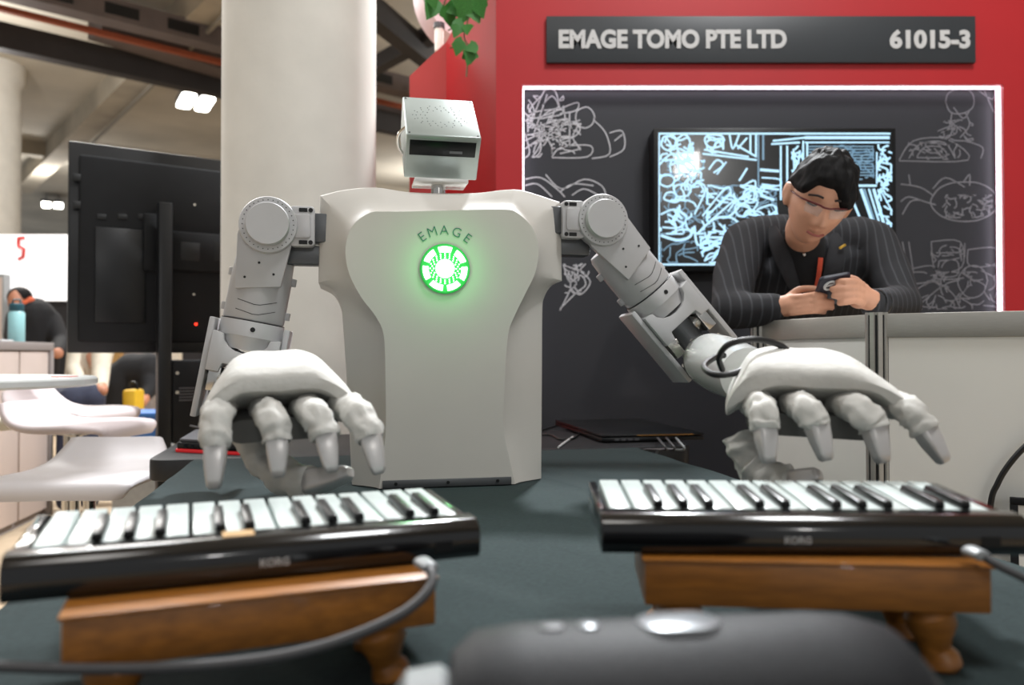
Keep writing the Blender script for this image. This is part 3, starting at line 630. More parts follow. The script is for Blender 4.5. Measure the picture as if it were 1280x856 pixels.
# ------------------------------------------------------------------ arms
def arm(S, E, Wr, mount_px, tside):
    """S shoulder centre, E elbow, Wr wrist (world); tside +1 when the torso lies on the +x side of the joint"""
    F = -RV
    sj = MB(); fr = frame(S, RU, ZZ, F)
    r0 = 0.0575
    sj.lathe([(0.001, -0.05), (r0 * 0.92, -0.05), (r0 * 0.97, -0.02), (r0, -0.016), (r0, 0.012), (r0 * 0.97, 0.016), (0.001, 0.016)], fr, 56)
    sh = sj.build('shoulder_joint', M_arm, rob)
    MB().lathe([(0.001, 0.0), (r0 * 0.745, 0.0), (r0 * 0.745, 0.03), (r0 * 0.72, 0.034), (0.001, 0.034)], fr, 48).build('joint_cap', M_arm, sh)
    mb = MB()
    for k in range(32):
        a = 2 * PI * k / 32; mb.cyl(fr @ V((r0 * 0.865 * math.cos(a), r0 * 0.865 * math.sin(a), 0.014)), fr @ V((r0 * 0.865 * math.cos(a), r0 * 0.865 * math.sin(a), 0.0166)), 0.0012, n=6)
    o = mb.build('screw_ring', M_hole, sh); o['kind'] = 'stuff'
    s = tside
    mt = MB().prism(rrect(0.05, 0.082, 0.008, 3, s * 0.066, 0.0), -0.04, 0.008, fr).build('joint_bracket', M_arm, sh, 0.002)
    MB().prism(rrect(0.034, 0.05, 0.006, 3, s * 0.066, 0.0), 0.006, 0.0125, fr).build('bracket_cover', M_arm, sh, 0.002)
    for sy in (-1, 1):
        MB().prism(rrect(0.017, 0.008, 0.001, 2, s * 0.068, sy * 0.033), 0.004, 0.0088, fr).build('bracket_slot', M_hole, sh)
        MB().cyl(fr @ V((s * 0.083, sy * 0.033, 0.004)), fr @ V((s * 0.083, sy * 0.033, 0.0095)), 0.0045, n=14).build('bracket_screw', M_hole, sh)
    MB().box2((s * 0.088 if s > 0 else s * 0.125, -0.03, -0.06), (s * 0.125 if s > 0 else s * 0.088, 0.03, -0.005), fr).build('shoulder_axle', M_armd, sh, 0.003)
    MB().box2((s * 0.02 if s > 0 else s * 0.12, -0.075, -0.065), (s * 0.12 if s > 0 else s * 0.02, -0.035, -0.02), fr).build('shoulder_yoke', M_armd, sh, 0.004)
    # upper arm
    A = (E - S).normalized(); L = 0.31
    f = (F - A * F.dot(A)).normalized(); sd = A.cross(f).normalized(); T0 = S - f * 0.062
    fa = frame(T0, sd, f, A)                                      # x across, y to the front, z down the arm
    prof = [(0.001, 0.055), (0.054, 0.055), (0.059, 0.065), (0.0615, 0.11), (0.062, L * 0.62), (0.0605, L * 0.63)]
    up = MB().lathe(prof + [(0.001, L * 0.63)], fa, 40).build('upper_arm', M_arm, rob)
    MB().prism([(-0.052, -0.01), (-0.051, 0.03), (-0.046, 0.118), (0.040, 0.138), (0.056, 0.03), (0.052, -0.01)], 0.050, 0.0655, frame(T0, sd, A, f)).build('cover_plate', M_arm, up, 0.0012)
    for (x, z) in ((-0.028, 0.096), (0.004, 0.078), (0.026, 0.112)):
        MB().cyl(fa @ V((x, 0.065, z)), fa @ V((x, 0.0663, z)), 0.0026, n=10).build('screw', M_hole, up)
    def on(t, deg, r=0.0623): return fa @ V((r * math.sin(R(deg)), r * math.cos(R(deg)), t))
    for dz in (0.0, 0.02):
        z0 = 0.150 + dz
        if z0 + 0.02 < L * 0.62:
            MB().tube([on(z0, -44), on(z0 + 0.006, -28), on(z0 + 0.012, -12), on(z0 + 0.013, -2), on(z0 + 0.010, 14), on(z0 + 0.007, 32)], 0.0007, 6).build('seam', M_hole, up)
    for (z, d) in ((0.10, 100), (L * 0.56, 96), (0.10, -100), (L * 0.56, -96)):
        MB().cyl(fa @ V((0.0605 * math.sin(R(d)), 0.0605 * math.cos(R(d)), z - 0.008)), fa @ V((0.0605 * math.sin(R(d)), 0.0605 * math.cos(R(d)), z + 0.008)), 0.0105, n=14).build('lug', M_arm, up, 0.001)
    z0 = L * 0.635
    el = MB().lathe([(0.001, z0), (0.063, z0), (0.0645, z0 + 0.003), (0.0645, z0 + 0.032), (0.061, z0 + 0.036), (0.056, z0 + 0.06), (0.001, z0 + 0.06)], fa, 40).build('elbow_joint', M_arm, rob)
    MB().cyl(on(z0 + 0.017, -8, 0.064), on(z0 + 0.017, -8, 0.0654), 0.005, n=14).build('screw', M_hole, el)
    MB().tube([fa @ V((0.0632 * math.cos(a * PI / 20), 0.0632 * math.sin(a * PI / 20), z0)) for a in range(41)], 0.0009, 6).build('seam', M_hole, el)
    # fork: saddle block with scooped end
    k0, k1 = z0 + 0.030, L * 0.635 + 0.112
    def poly(): 
        p = [(-0.067, k0)]
        for j in range(9):
            a = PI * j / 8; p.append((-0.046 * math.cos(a), k0 + 0.004 + 0.034 * math.sin(a)))
        p += [(0.067, k0), (0.067, k1)]
        p += [(0.042, k1), (0.038, k1 - 0.018), (-0.038, k1 - 0.018), (-0.042, k1), (-0.067, k1)]
        return p
    MB().prism(poly(), -0.056, 0.058, frame(T0, sd, A, f)).build('fork', M_arm, el, 0.002)
    # forearm: side rails, shaft, shell
    B = (Wr - E).normalized(); LB = (Wr - E).length; E0 = E - f * 0.05
    fb = (F - B * F.dot(B))
    fb = fb if fb.length > 0.15 else (ZZ - B * ZZ.dot(B))
    fb.normalize(); sb = (sd - B * sd.dot(B)).normalized(); nb = B.cross(sb)
    if nb.dot(F + ZZ * 0.6) < 0: nb = -nb
    fo = frame(E0, sb, nb, B)
    shell_prof = [(0.001, 0.02), (0.034, 0.02), (0.042, 0.032), (0.052, 0.055), (0.0575, 0.085), (0.058, 0.14), (0.055, LB * 0.5), (0.047, LB * 0.8), (0.041, LB), (0.001, LB)]
    fa_ = MB().lathe(shell_prof, fo, 40).build('forearm', M_white, rob)
    MB().lathe([(0.001, 0.27), (0.034, 0.27), (0.034, 0.36), (0.045, 0.40), (0.001, 0.40)], fa, 28).build('elbow_hub', M_armd, fa_)
    dR = (A * 1.0).normalized()
    for sx in (-1, 1):
        c_ = T0 + A * (L * 0.635 + 0.01) + sd * (sx * 0.074)
        yv = f; xv = sd
        zr = (dR - xv * dR.dot(xv)).normalized(); yr = zr.cross(xv)
        fr_ = frame(c_, xv, yr, zr)
        MB().box2((-0.006, -0.045, -0.005), (0.006, 0.05, 0.20), fr_).build('side_rail', M_arm, fa_, 0.0025)
        MB().box2((-0.007 * sx - 0.003, -0.036, 0.02), (-0.007 * sx + 0.003, 0.056, 0.10), fr_).build('rail_liner', M_arm, fa_, 0.002)
    MB().cyl(T0 + A * 0.322 - sd * 0.070, T0 + A * 0.322 + sd * 0.070, 0.020, n=28).build('elbow_shaft', M_chrome, fa_)
    for sx in (-1, 1):
        MB().box((sx * 0.050, 0.008, 0.325), (0.024, 0.07, 0.05), fa).build('shaft_clamp', M_chrome, fa_, 0.002)
    for zz in (0.085, 0.12):
        MB().tube([fo @ V((0.0578 * math.cos(a * PI / 20), 0.0578 * math.sin(a * PI / 20), zz + 0.02)) for a in range(41)], 0.0008, 6).build('seam', M_hole, fa_)
    for dg in (30, 90, 150):
        p = V((0.058 * math.cos(R(dg)), 0.058 * math.sin(R(dg)), 0.10)); MB().cyl(fo @ (p * 0.98), fo @ V((p.x * 1.02, p.y * 1.02, p.z)), 0.004, n=10).build('screw', M_chrome, fa_)
    return fo, LB, f, sd

def finger(hand, pts, rads, tip0, seedv):
    """gloved finger as one wrinkled tube, then a satin metal fingertip"""
    random.seed(seedv)
    sp_ = spline(pts, 16); k = len(sp_); acc = [0]
    for i in range(1, k): acc.append(acc[-1] + (sp_[i] - sp_[i - 1]).length)
    cut = next(i for i in range(k) if acc[i] / acc[-1] >= tip0)
    n = 28; secs = []; nrm = V((0, -0.4, 1))
    for i in range(cut + 1):
        t = (sp_[min(i + 1, k - 1)] - sp_[max(i - 1, 0)]).normalized(); nrm = (nrm - t * nrm.dot(t)).normalized(); b = t.cross(nrm)
        u = acc[i] / acc[cut]; r = rads[0] + (rads[1] - rads[0]) * u
        r *= 1 + 0.03 * math.sin(u * 23 + seedv) + 0.035 * math.sin(u * 41 + seedv * 2)
        if i == cut: r *= 0.90
        ring_ = []
        for j in range(n):
            a = 2 * PI * j / n
            q = b * math.cos(a) + nrm * math.sin(a)
            w_ = 1 + 0.16 * mnoise.noise(V((math.cos(a) * 1.3 + seedv * 3, math.sin(a) * 1.3, u * 7))) + 0.20 * (0.45 - abs(mnoise.noise(V((math.cos(a) * 1.2 + seedv, math.sin(a) * 1.2, u * 11)))) * 2.0) * 0.8
            ring_.append(sp_[i] + q * (r * w_))
        secs.append(ring_)
    ins = [sp_[cut] + (p - sp_[cut]) * 0.72 - (sp_[min(cut + 1, k - 1)] - sp_[cut - 1]).normalized() * 0.006 for p in secs[-1]]
    fg = MB().loft(secs + [ins]).build('finger', M_glove, hand, ang=70)
    # fingertip: flattened taper
    a, e = sp_[cut], sp_[-1]; t = (e - a).normalized(); lat = (U - t * U.dot(t)).normalized(); n2 = lat.cross(t)
    st = a - t * 0.008; L = (e - st).length; rb = rads[1]
    fr = frame(st, lat, n2, t); secs = []
    for u, wx, wy in ((0, .62, .62), (0.12, .74, .70), (0.45, .68, .62), (0.8, .52, .46), (0.94, .45, .38), (1.0, .30, .24)):
        q = []
        for x, y in rrect(2 * rb * wx, 2 * rb * wy, rb * min(wx, wy) * 0.45, 3): q.append(V((x, y, u * L)))
        secs.append(q)
    MB().loft(secs, fr).build('fingertip', M_tip, hand, ang=40)
    MB().cyl(fr @ V((-rb * 0.55, rb * 0.55, 0.004)), fr @ V((rb * 0.55, rb * 0.55, 0.004)), 0.0028, n=10).build('tip_hinge', M_chrome, hand)
    return fg

def palm(Wr, K, wl, wr, ptop0, ptop1, name='hand'):
    """glove back: trapezoid section lofted from the wrist to the knuckle row"""
    h = (K - Wr); L = h.length; h.normalize(); l = (V((1, 0, 0)) - h * h.x).normalized(); n = h.cross(l)
    if n.z < 0: n = -n
    secs = []
    for t, sw, top, bot, bm_ in ((-0.12, 0.34, 0.020, -0.030, -0.030), (0.0, 0.50, 0.028, -0.036, -0.036), (0.16, 0.80, 0.034, -0.042, -0.042), (0.38, 0.97, 0.036, -0.046, -0.040), (0.62, 1.0, 0.035, -0.046, -0.026), (0.84, 1.0, 0.032, -0.044, -0.008), (0.98, 1.0, 0.026, -0.036, 0.002), (1.02, 0.99, 0.020, -0.028, 0.006)):
        c = Wr + h * (L * t); sm = 0.35 * (0.5 + 0.5 * t)
        poly = [(ptop0 * sw, top), ((ptop0 + ptop1) / 2 * sw, top * 1.02), (ptop1 * sw, top), ((ptop1 * 0.42 + wr * 0.58) * sw, top * 0.30), (wr * 0.97 * sw, -0.014), (wr * sw * 0.98, bot * 0.9), (wr * 0.80 * sw, (bot + bm_) / 2 - 0.002), ((wr * 0.75 + wl * 0.25) * sw, bm_), ((wr + wl) / 2 * sw, bm_), ((wr * 0.25 + wl * 0.75) * sw, bm_), (wl * 0.80 * sw, (bot + bm_) / 2 - 0.002), (wl * sw * 0.98, bot * 0.9), (wl * 0.97 * sw, -0.014), ((ptop0 * 0.42 + wl * 0.58) * sw, top * 0.30)]
        q = spline([V((x, y, 0)) for x, y in poly], 4, True)
        secs.append([c + l * p.x + n * p.y for p in q])
    hd_ = MB().loft(secs).build(name, M_glove, rob, ang=50)
    # dark rubber palm pad below
    secs = []
    for t, sw in ((0.1, 0.5), (0.5, 0.74), (0.85, 0.74), (0.95, 0.66)):
        c = Wr + h * (L * t) - n * 0.044
        secs.append([c + l * (x + (wl + wr) / 2 * sw) + n * y for x, y in rrect((wr - wl) * sw, 0.028, 0.012, 3)])
    MB().loft(secs).build('palm_pad', M_palm, hd_)
    return hd_

# left-hand side of the picture
S1 = RW(TP(336, 282, 0.045)); E1 = RW(TP(292, 503, 0.045)); W1 = P(346, 478, 1.09)
fo1, LB1, *_ = arm(S1, E1, W1, None, 1)
h1 = palm(P(347, 466, 1.12), P(351, 494, 0.965), -0.092, 0.093, -0.05, 0.042)
finger(h1, [P(281, 504, 1.03), P(272, 518, .94), P(270, 550, .915), P(267, 611, .90)], (0.019, 0.017), 0.755, 1)
finger(h1, [P(328, 509, 1.03), P(338, 521, .945), P(346, 547, .925), P(348, 597, .915)], (0.019, 0.017), 0.755, 2)
finger(h1, [P(378, 508, 1.03), P(393, 519, .945), P(407, 545, .925), P(415, 590, .915)], (0.019, 0.017), 0.755, 3)
finger(h1, [P(425, 504, 1.03), P(447, 518, .95), P(463, 547, .925), P(474, 592, .915)], (0.019, 0.017), 0.755, 4)
finger(h1, [P(300, 520, 1.07), P(335, 578, 1.05), P(380, 603, 1.0), P(438, 590, .965)], (0.024, 0.021), 0.72, 5)
# right-hand side of the picture
S2 = RW(TP(752, 276, 0.045)); E2 = RW(TP(894, 447, 0.03)); W2 = P(958, 470, 1.10)
fo2, LB2, *_ = arm(S2, E2, W2, None, -1)
h2 = palm(P(1000, 463, 1.11), P(1015, 490, 0.965), -0.100, 0.120, -0.064, 0.044)
finger(h2, [P(940, 502, 1.03), P(953, 512, .945), P(956, 533, .93), P(961, 579, .92)], (0.018, 0.0165), 0.755, 6)
finger(h2, [P(988, 502, 1.03), P(1006, 511, .94), P(1021, 533, .925), P(1033, 576, .915)], (0.018, 0.0165), 0.755, 7)
finger(h2, [P(1042, 503, 1.03), P(1071, 511, .94), P(1092, 535, .925), P(1104, 579, .915)], (0.0185, 0.017), 0.755, 8)
finger(h2, [P(1100, 502, 1.03), P(1130, 510, .95), P(1154, 535, .925), P(1181, 578, .915)], (0.018, 0.0165), 0.755, 9)
finger(h2, [P(930, 545, 1.06), P(945, 585, 1.04), P(985, 604, 1.0), P(1026, 592, .975)], (0.026, 0.021), 0.74, 10)
for pts in ([(940, 455, 1.06), (920, 466, 1.03), (893, 468, 1.03), (880, 458, 1.06), (893, 447, 1.1), (905, 444, 1.12)], [(903, 462, 1.08), (899, 446, 1.06), (912, 430, 1.04), (945, 424, 1.04), (976, 432, 1.06), (990, 445, 1.08)]):
    MB().tube(spline([P(*q) for q in pts], 8), 0.0042, 10).build('wrist_cable', M_cableb, rob)

# ================================================================== KEYBOARDS
def keyboard(corner, yaw, tilt, mirror, label, extra):
    """corner: the bottom corner nearest the middle of the table; local x runs along the rear panel, y away, z up"""
    KL, KD, KH, pitch, klen = 0.375, 0.165, 0.034, 0.0235, 0.122
    t = thing('midi_keyboard', corner, label, 'keyboard', None, (tilt, 0, yaw))
    x0 = 0.0 if not mirror else -KL
    body = MB()
    prof = [(0, 0.006), (0.004, 0), (KD - 0.004, 0), (KD, 0.004), (KD, 0.012), (KD - 0.003, 0.014), (0.036, 0.014), (0.036, KH - 0.003), (0.03, KH), (0.012, KH), (0.003, KH - 0.006), (0, KH - 0.012)]
    body.loft([[V((x0, y, z)) for y, z in prof], [V((x0 + KL, y, z)) for y, z in prof]])
    b_ = body.build('body', M_kb, t, 0.0025)
    m0 = 0.009 if not mirror else x0 + KL - 0.009 - 15 * pitch
    MB().box2((x0, 0.034, 0.012), (m0 - 0.001, KD - 0.001, KH - 0.004), None).build('end_cheek', M_kb, t, 0.002)
    MB().box2((m0 + 15 * pitch + 0.001, 0.034, 0.012), (x0 + KL, KD - 0.001, KH - 0.004), None).build('end_cheek', M_kb, t, 0.002)
    wk = None
    for k in range(15):
        if wk is None:
            mb = MB(); mb.box2((0.0019, 0, 0), (pitch - 0.0019, klen, 0.019)); wk = mb.build('white_key', M_key, t, 0.0012); o = wk
        else: o = copy_of(wk, t)
        o.location = (m0 + k * pitch, 0.038, 0.0135)
    bk = None
    for k in (1, 2, 3, 5, 6, 8, 9, 10, 12, 13):
        if bk is None:
            mb = MB(); mb.hexa([V((-0.0048, 0, 0)), V((0.0048, 0, 0)), V((0.0048, 0.074, 0)), V((-0.0048, 0.074, 0))], [V((-0.0038, 0, 0.007)), V((0.0038, 0, 0.007)), V((0.0038, 0.07, 0.007)), V((-0.0038, 0.07, 0.007))])
            bk = mb.build('black_key', M_bkey, t, 0.001); o = bk
        else: o = copy_of(bk, t)
        o.location = (m0 + (k + 1) * pitch, 0.038, 0.033)
    text_mesh('KORG', 0.0085, frame((x0 + KL * (0.52 if mirror else 0.46), -0.0003, 0.0135), (1, 0, 0), (0, 0, 1), (0, -1, 0)), M_print, 'logo', t, 0.0002, 0.0002)
    ux = x0 + KL - 0.035
    MB().box2((ux - 0.008, -0.0006, 0.009), (ux + 0.008, 0.004, 0.018)).build('usb_port', M_hole, t)
    if extra: 
        MB().box2((x0 + 0.155, 0.013, KH), (x0 + 0.18, 0.031, KH + 0.0006)).build('wood_sticker', M_tan, t)
    return t
ZK1 = EYE.z - 0.185; ZK2 = EYE.z - 0.178
c1 = PT(601, 697, ZK1); kb1 = keyboard(c1, R(22), R(2.4), True, 'black keyboard controller with white keys below the hand in front of the display', True)
c2 = PT(752, 693, ZK2); kb2 = keyboard(c2, R(-1.5), R(3.2), False, 'black keyboard controller with white keys on the counter side of the table', False)

def stand(pa, pb, zt, label):
    """wooden riser: pa, pb top corners of its front board"""
    d = (pb - pa); L = d.length; d.normalize(); y = ZZ.cross(d)
    c = (pa + pb) / 2 + y * 0.06
    t = thing('wooden_riser', V((c.x, c.y, ZT)), label, 'stand')
    fr = frame(pa, d, y, ZZ); BH = 0.041
    MB().box2((0, 0, -BH), (L, 0.016, -0.003), fr).build('front_board', M_wood, t, 0.002)
    MB().box2((0, 0.112, -BH), (L, 0.126, -0.003), fr).build('back_board', M_wood, t, 0.002)
    for x in (0.0, L - 0.014): MB().box2((x, 0.016, -BH), (x + 0.014, 0.112, -0.004), fr).build('side_board', M_wood, t, 0.001)
    MB().box2((-0.002, -0.002, -0.003), (L + 0.002, 0.128, 0.0), fr).build('top_board', M_wood, t, 0.001)
    ztb = ZT - pa.z
    for x, sx in ((0.036, -1), (L - 0.045, 1)):
        for yy in (0.022, 0.10):
            hgt = -BH - ztb; prof = [(0, 0.013, 0), (0.12, 0.017, 0.002), (0.3, 0.0165, 0.005), (0.5, 0.0125, 0.006), (0.68, 0.010, 0.008), (0.8, 0.013, 0.011), (0.92, 0.0135, 0.013), (1.0, 0.010, 0.013)]
            pts = [fr @ V((x + sx * o, yy, -BH - hgt * u)) for u, r, o in prof]
            MB().tube(pts, [r * 1.25 for u, r, o in prof], 14, up=d).build('foot', M_wood, t)
    return t
stand(PT(76, 771, ZK1 - 0.001), PT(545, 719.5, ZK1 - 0.001), ZK1, 'stained wooden riser holding up the slanted keyboard with the sticker')
stand(PT(806, 698, ZK2 - 0.001), PT(1240, 707, ZK2 - 0.001), ZK2, 'stained wooden riser holding up the keyboard nearest the white counter')

def cable(name, pts, r, m, label, plug=None):
    p = spline(pts, 8); base = min(p, key=lambda q: q.z)
    t = thing(name, base, label, 'cable')
    MB().tube(p, r, 10).build('cord', m, t)
    if plug:
        MB().tube([p[0], p[0] + (p[1] - p[0]).normalized() * plug], [(0.008, 0.005), (0.007, 0.0045)], 12).build('plug', M_greyp, t, 0.001)
    return t
cable('usb_cable', [P(527, 702, 0.665), P(538, 712, 0.645), P(537, 735, 0.63), P(505, 765, 0.615), P(440, 795, 0.60), P(360, 818, 0.585), P(250, 832, 0.575), P(100, 836, 0.57), P(-60, 830, 0.56)], 0.0042, M_cable, 'grey USB cable curving down from the slanted keyboard', 0.022)
cable('usb_cable', [P(1212, 688, 0.685), P(1226, 694, 0.67), P(1250, 708, 0.66), P(1290, 728, 0.655), P(1360, 770, 0.66)], 0.0035, M_cable, 'grey USB cable leaving the keyboard by the white counter', 0.02)

# portable speaker lying in front
sc0 = P(1092, 840, 0.40); sc1 = P(640, 868, 0.375)
zs = ZT + 0.0645
A0 = V((0.205, 0.452, zs)); A1 = V((-0.035, 0.424, zs)); dS = (A1 - A0).normalized()
spk = thing('portable_speaker', V(((A0.x + A1.x) / 2, (A0.y + A1.y) / 2, ZT)), 'black cylindrical portable speaker lying at the table edge', 'speaker')
pf = [(0.001, -0.03), (0.022, -0.029), (0.042, -0.022), (0.056, -0.008), (0.062, 0.012), (0.064, 0.035), (0.064, 0.20), (0.061, 0.225), (0.050, 0.238), (0.001, 0.24)]
frS = frame(A0, ZZ, ZZ.cross(dS) * -1 if False else dS.cross(ZZ), dS)
frS = frame(A0, dS.cross(ZZ), ZZ, dS)
sb_ = MB().lathe(pf, frS, 48).build('body', M_spk, spk)
MB().lathe([(0.001, 0.238), (0.04, 0.238), (0.044, 0.244), (0.042, 0.262), (0.03, 0.27), (0.001, 0.271)], frS, 32).build('end_cap', M_greyp, spk)
q = [frS @ V((0.006 * 0, 0.0, 0.0))]
mb = MB()
for (z, wd, hg, nm, m) in ((0.115, 0.046, 0.030, 'painted_highlight', M_spks), (0.165, 0.012, 0.012, 'button', M_spks), (0.185, 0.014, 0.010, 'button', M_greyd)):  # silver oval stands in for the overhead glint on the speaker; buttons beside it
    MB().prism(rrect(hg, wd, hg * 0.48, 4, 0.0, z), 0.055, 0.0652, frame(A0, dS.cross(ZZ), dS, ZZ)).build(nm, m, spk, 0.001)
for x in (0.05, 0.19):
    MB().box2((-0.03, -0.0645, x), (0.03, -0.054, x + 0.012), frS).build('rubber_foot', M_blackm, spk)

# ------------------------------------------------------------------ on the black desk
def flat_box(name, a, b, c, hgt, m, parent, bevel=0.002, z=None):
    d_ = b + (c - a); zz = ZZ * hgt
    return MB().hexa([a, b, d_, c], [a + zz, b + zz, d_ + zz, c + zz]).build(name, m, parent, bevel)
la, lb, lc = PT(752, 554, ZD), PT(880, 551, ZD), PT(694, 533, ZD)
lb.z = la.z = lc.z = ZD + 0.004
lap = thing('laptop', (la + lb) / 2 - ZZ * 0.004, 'closed black laptop with an amber edge on the black desk', 'laptop')
flat_box('base', la, lb, lc, 0.013, M_black, lap, 0.003)
up_ = ZZ * 0.015
flat_box('lid', la + up_, lb + up_, lc + up_, 0.007, M_black, lap, 0.002)
dl_ = (lb - la).normalized(); yl = (lc - la).normalized()
MB().box((0, 0, 0), (0.19, 0.002, 0.003), frame((la + lb) / 2 + dl_ * 0.04 - yl * 0.0005 + ZZ * 0.0185, dl_, yl, ZZ)).build('amber_trim', M_amber, lap)  # plain amber trim strip along the laptop's front
for k in range(4):
    MB().box((0, 0, 0), (0.014, 0.002, 0.006), frame(la + dl_ * (0.05 + 0.022 * k) - yl * 0.0005 + ZZ * 0.006, dl_, yl, ZZ)).build('port', M_greyd, lap)
for k in range(2):
    MB().box((0.0, 0.0, -0.002), (0.02, 0.02, 0.004), frame(la + dl_ * (0.06 + 0.18 * k) + yl * 0.05, dl_, yl, ZZ)).build('rubber_foot', M_blackm, lap)
for k, x in enumerate((822, 833, 845)):
    e_ = PT(x + 9, 562, ZD + 0.012); vv_ = TB(uv(e_)[0], vd0 - 0.012)
    cable('laptop_cable', [P(x, 549, la.y + 0.0) + ZZ * 0.004, PT(x + 4, 552, ZD + 0.03), e_, V((vv_.x, vv_.y, ZD - 0.012)), V((vv_.x, vv_.y, ZD - 0.08)), V((vv_.x, vv_.y, ZD - 0.3))], 0.0035, M_cable if k < 2 else M_greyp,
          ['grey cable nearest the laptop ports looping off the desk', 'grey cable between two others looping off the desk behind the robot', 'pale grey cable looping from the laptop off the desk'][k])
for k, (pts, m, l) in enumerate((([(677, 538), (690, 534), (706, 530)], M_cableb, 'thin black cable running to the back of the laptop'), ([(677, 543), (690, 544), (700, 549), (716, 548), (724, 542)], M_cableb, 'black cable looping on the desk beside the robot'), ([(698, 559), (707, 552), (716, 546)], M_cablew, 'short pale cable end beside the laptop'))):
    cable('desk_cable', [PT(x, y, ZD + 0.004) for x, y in pts], 0.0032, m, l)
# red-trimmed box on the desk
pa, pb, pc = PT(219, 565, ZD), PT(300, 569, ZD), PT(240, 551, ZD)
pa.z = pb.z = pc.z = ZD
ub = thing('controller_box', (pa + pb) / 2, 'small black device with red trim on the corner of the black desk', 'device')
flat_box('red_base', pa, pb, pc, 0.010, M_redtrim, ub, 0.003)
flat_box('body', pa + ZZ * .010 + U * .004, pb + ZZ * .010 - U * .004, pc + ZZ * .010 + U * .004, 0.018, M_black, ub, 0.003)
flat_box('top_cover', pa + ZZ * .028 + U * .01 + W_ * 0.006, pb + ZZ * .028 - U * .01 + W_ * 0.006, pc + ZZ * .028 + U * .01, 0.010, M_greyd, ub, 0.004)
for k in range(7): MB().box((0, 0, 0), (0.008, 0.003, 0.011), frame(pa + (pb - pa) * (0.16 + k * 0.11) + ZZ * 0.019 - W_ * 0.001, U, W_, ZZ)).build('vent_fin', M_blackm, ub)
MB().tube([PT(238, 548, ZD) + ZZ * .042, PT(262, 552, ZD) + ZZ * .040], 0.003, 8).build('antenna', M_greyd, ub)

# ================================================================== WHITE COUNTER (right)
HC = EYE.z + 0.092
def onz(px, py): p = PT(px, py, HC); return V((p.x, p.y, 0))
q0 = onz(950, 400.5); q1 = onz(1098, 391); q2 = q1 + (onz(1280, 387) - q1).normalized() * 1.1
ctr = thing('info_counter', (q0 + q1) / 2, 'off-white exhibition counter with aluminium posts and rails', 'counter')
def wallseg(a, b, nm):
    d = (b - a).normalized(); n = V((-d.y, d.x, 0)); fr = frame(a, d, n, ZZ); L = (b - a).length
    MB().box2((0.02, 0.006, 0.06), (L - 0.02, 0.022, HC - 0.055), fr).build('panel', M_cpanel, ctr)
    MB().box2((0.0, 0.0, HC - 0.056), (L, 0.03, HC - 0.002), fr).build('rail', M_alu, ctr, 0.002)
    MB().box2((0.0, 0.0, 0.0), (L, 0.03, 0.06), fr).build('rail', M_alu, ctr, 0.002)
    return fr, L
wallseg(q0, q1, 'a'); wallseg(q1, q2, 'b')
def post(p, r):
    po = MB(); n = 8
    poly = []
    for k in range(48):
        a = 2 * PI * k / 48; rr_ = r * (1 if (k % 6) not in (2, 3) else 0.8); poly.append((p.x + rr_ * math.cos(a), p.y + rr_ * math.sin(a)))
    o = po.prism(poly, 0, HC + 0.001).build('post', M_alu, ctr, ang=20)
    for k in range(8):
        a = 2 * PI * (k * 6 + 2.5) / 48
        MB().box((0, 0, HC / 2), (0.004, 0.004, HC - 0.01), frame((p.x + r * 0.8 * math.cos(a), p.y + r * 0.8 * math.sin(a), 0), (math.cos(a), math.sin(a), 0), (-math.sin(a), math.cos(a), 0), ZZ)).build('groove', M_hole, o)
post(q0 + V((0, 0.01, 0)), 0.022); post(q1 + V((0, 0.01, 0)), 0.024)
nA = (q1 - q0).normalized(); nA = V((-nA.y, nA.x, 0)); nB = (q2 - q1).normalized(); nB = V((-nB.y, nB.x, 0)); dd = 0.26
mid = q1 + (nA + nB) * (dd / (1 + nA.dot(nB)))
topp = [q0 + nA * 0.028, q1 + (nA + nB) * 0.015, q2 + nB * 0.028, q2 + nB * dd, mid, q0 + nA * dd]
MB().prism([(p.x, p.y) for p in topp], HC - 0.02, HC - 0.001).build('counter_top', M_cpanel, ctr)
MB().box2((0, 0, 0.0), (0.02, dd - 0.03, HC - 0.022), frame(q0 + nA * 0.03, (q1 - q0), nA, ZZ)).build('end_panel', M_cpanel, ctr)
dCn = (q2 - q1).normalized(); nF = -nB                              # along the counter front, and out of it
def on_front(px, z, off):                                          # point on the counter front, at a picture column and a height
    v = ray(px, 442); o = q1 + nF * off; t = (o - EYE).dot(nF) / v.dot(nF); p = EYE + v * t; return V((p.x, p.y, z))
def zof(py, d): return P(640, py, d).z
cable('floor_cable', [on_front(1345, HC - 0.03, 0.012), on_front(1318, zof(528, 1.62), 0.014), on_front(1284, zof(556, 1.64), 0.014), on_front(1262, zof(580, 1.65), 0.014), on_front(1246, zof(606, 1.66), 0.014), on_front(1236, zof(640, 1.66), 0.014), on_front(1230, 0.5, 0.014), on_front(1228, 0.15, 0.02), on_front(1226, 0.008, 0.05), on_front(1200, 0.008, 0.12)], 0.006, M_cableb, 'thick black cable hanging down the front of the white counter')
b0 = on_front(1263, 0, 0.07); BH_ = zof(629, 1.6); bw = 0.42
pf_ = thing('leaning_board', b0 + dCn * bw / 2, 'black-framed white board leaning against the white counter', 'board')
lean = V((-nF.x * 0.05, -nF.y * 0.05, BH_)).normalized(); fW = frame(b0, dCn, nF, lean); LBd = BH_ / lean.z
for (x0, x1, z0, z1) in ((0, bw, LBd - 0.014, LBd), (0, bw, 0.003, 0.017), (0, 0.014, 0.017, LBd - 0.014), (bw - 0.014, bw, 0.017, LBd - 0.014)):
    MB().box2((x0, -0.008, z0), (x1, 0.008, z1), fW).build('frame_bar', M_blackm, pf_, 0.001)
MB().box2((0.014, -0.004, 0.017), (bw - 0.014, 0.002, LBd - 0.014), fW).build('white_sheet', M_cpanel, pf_)

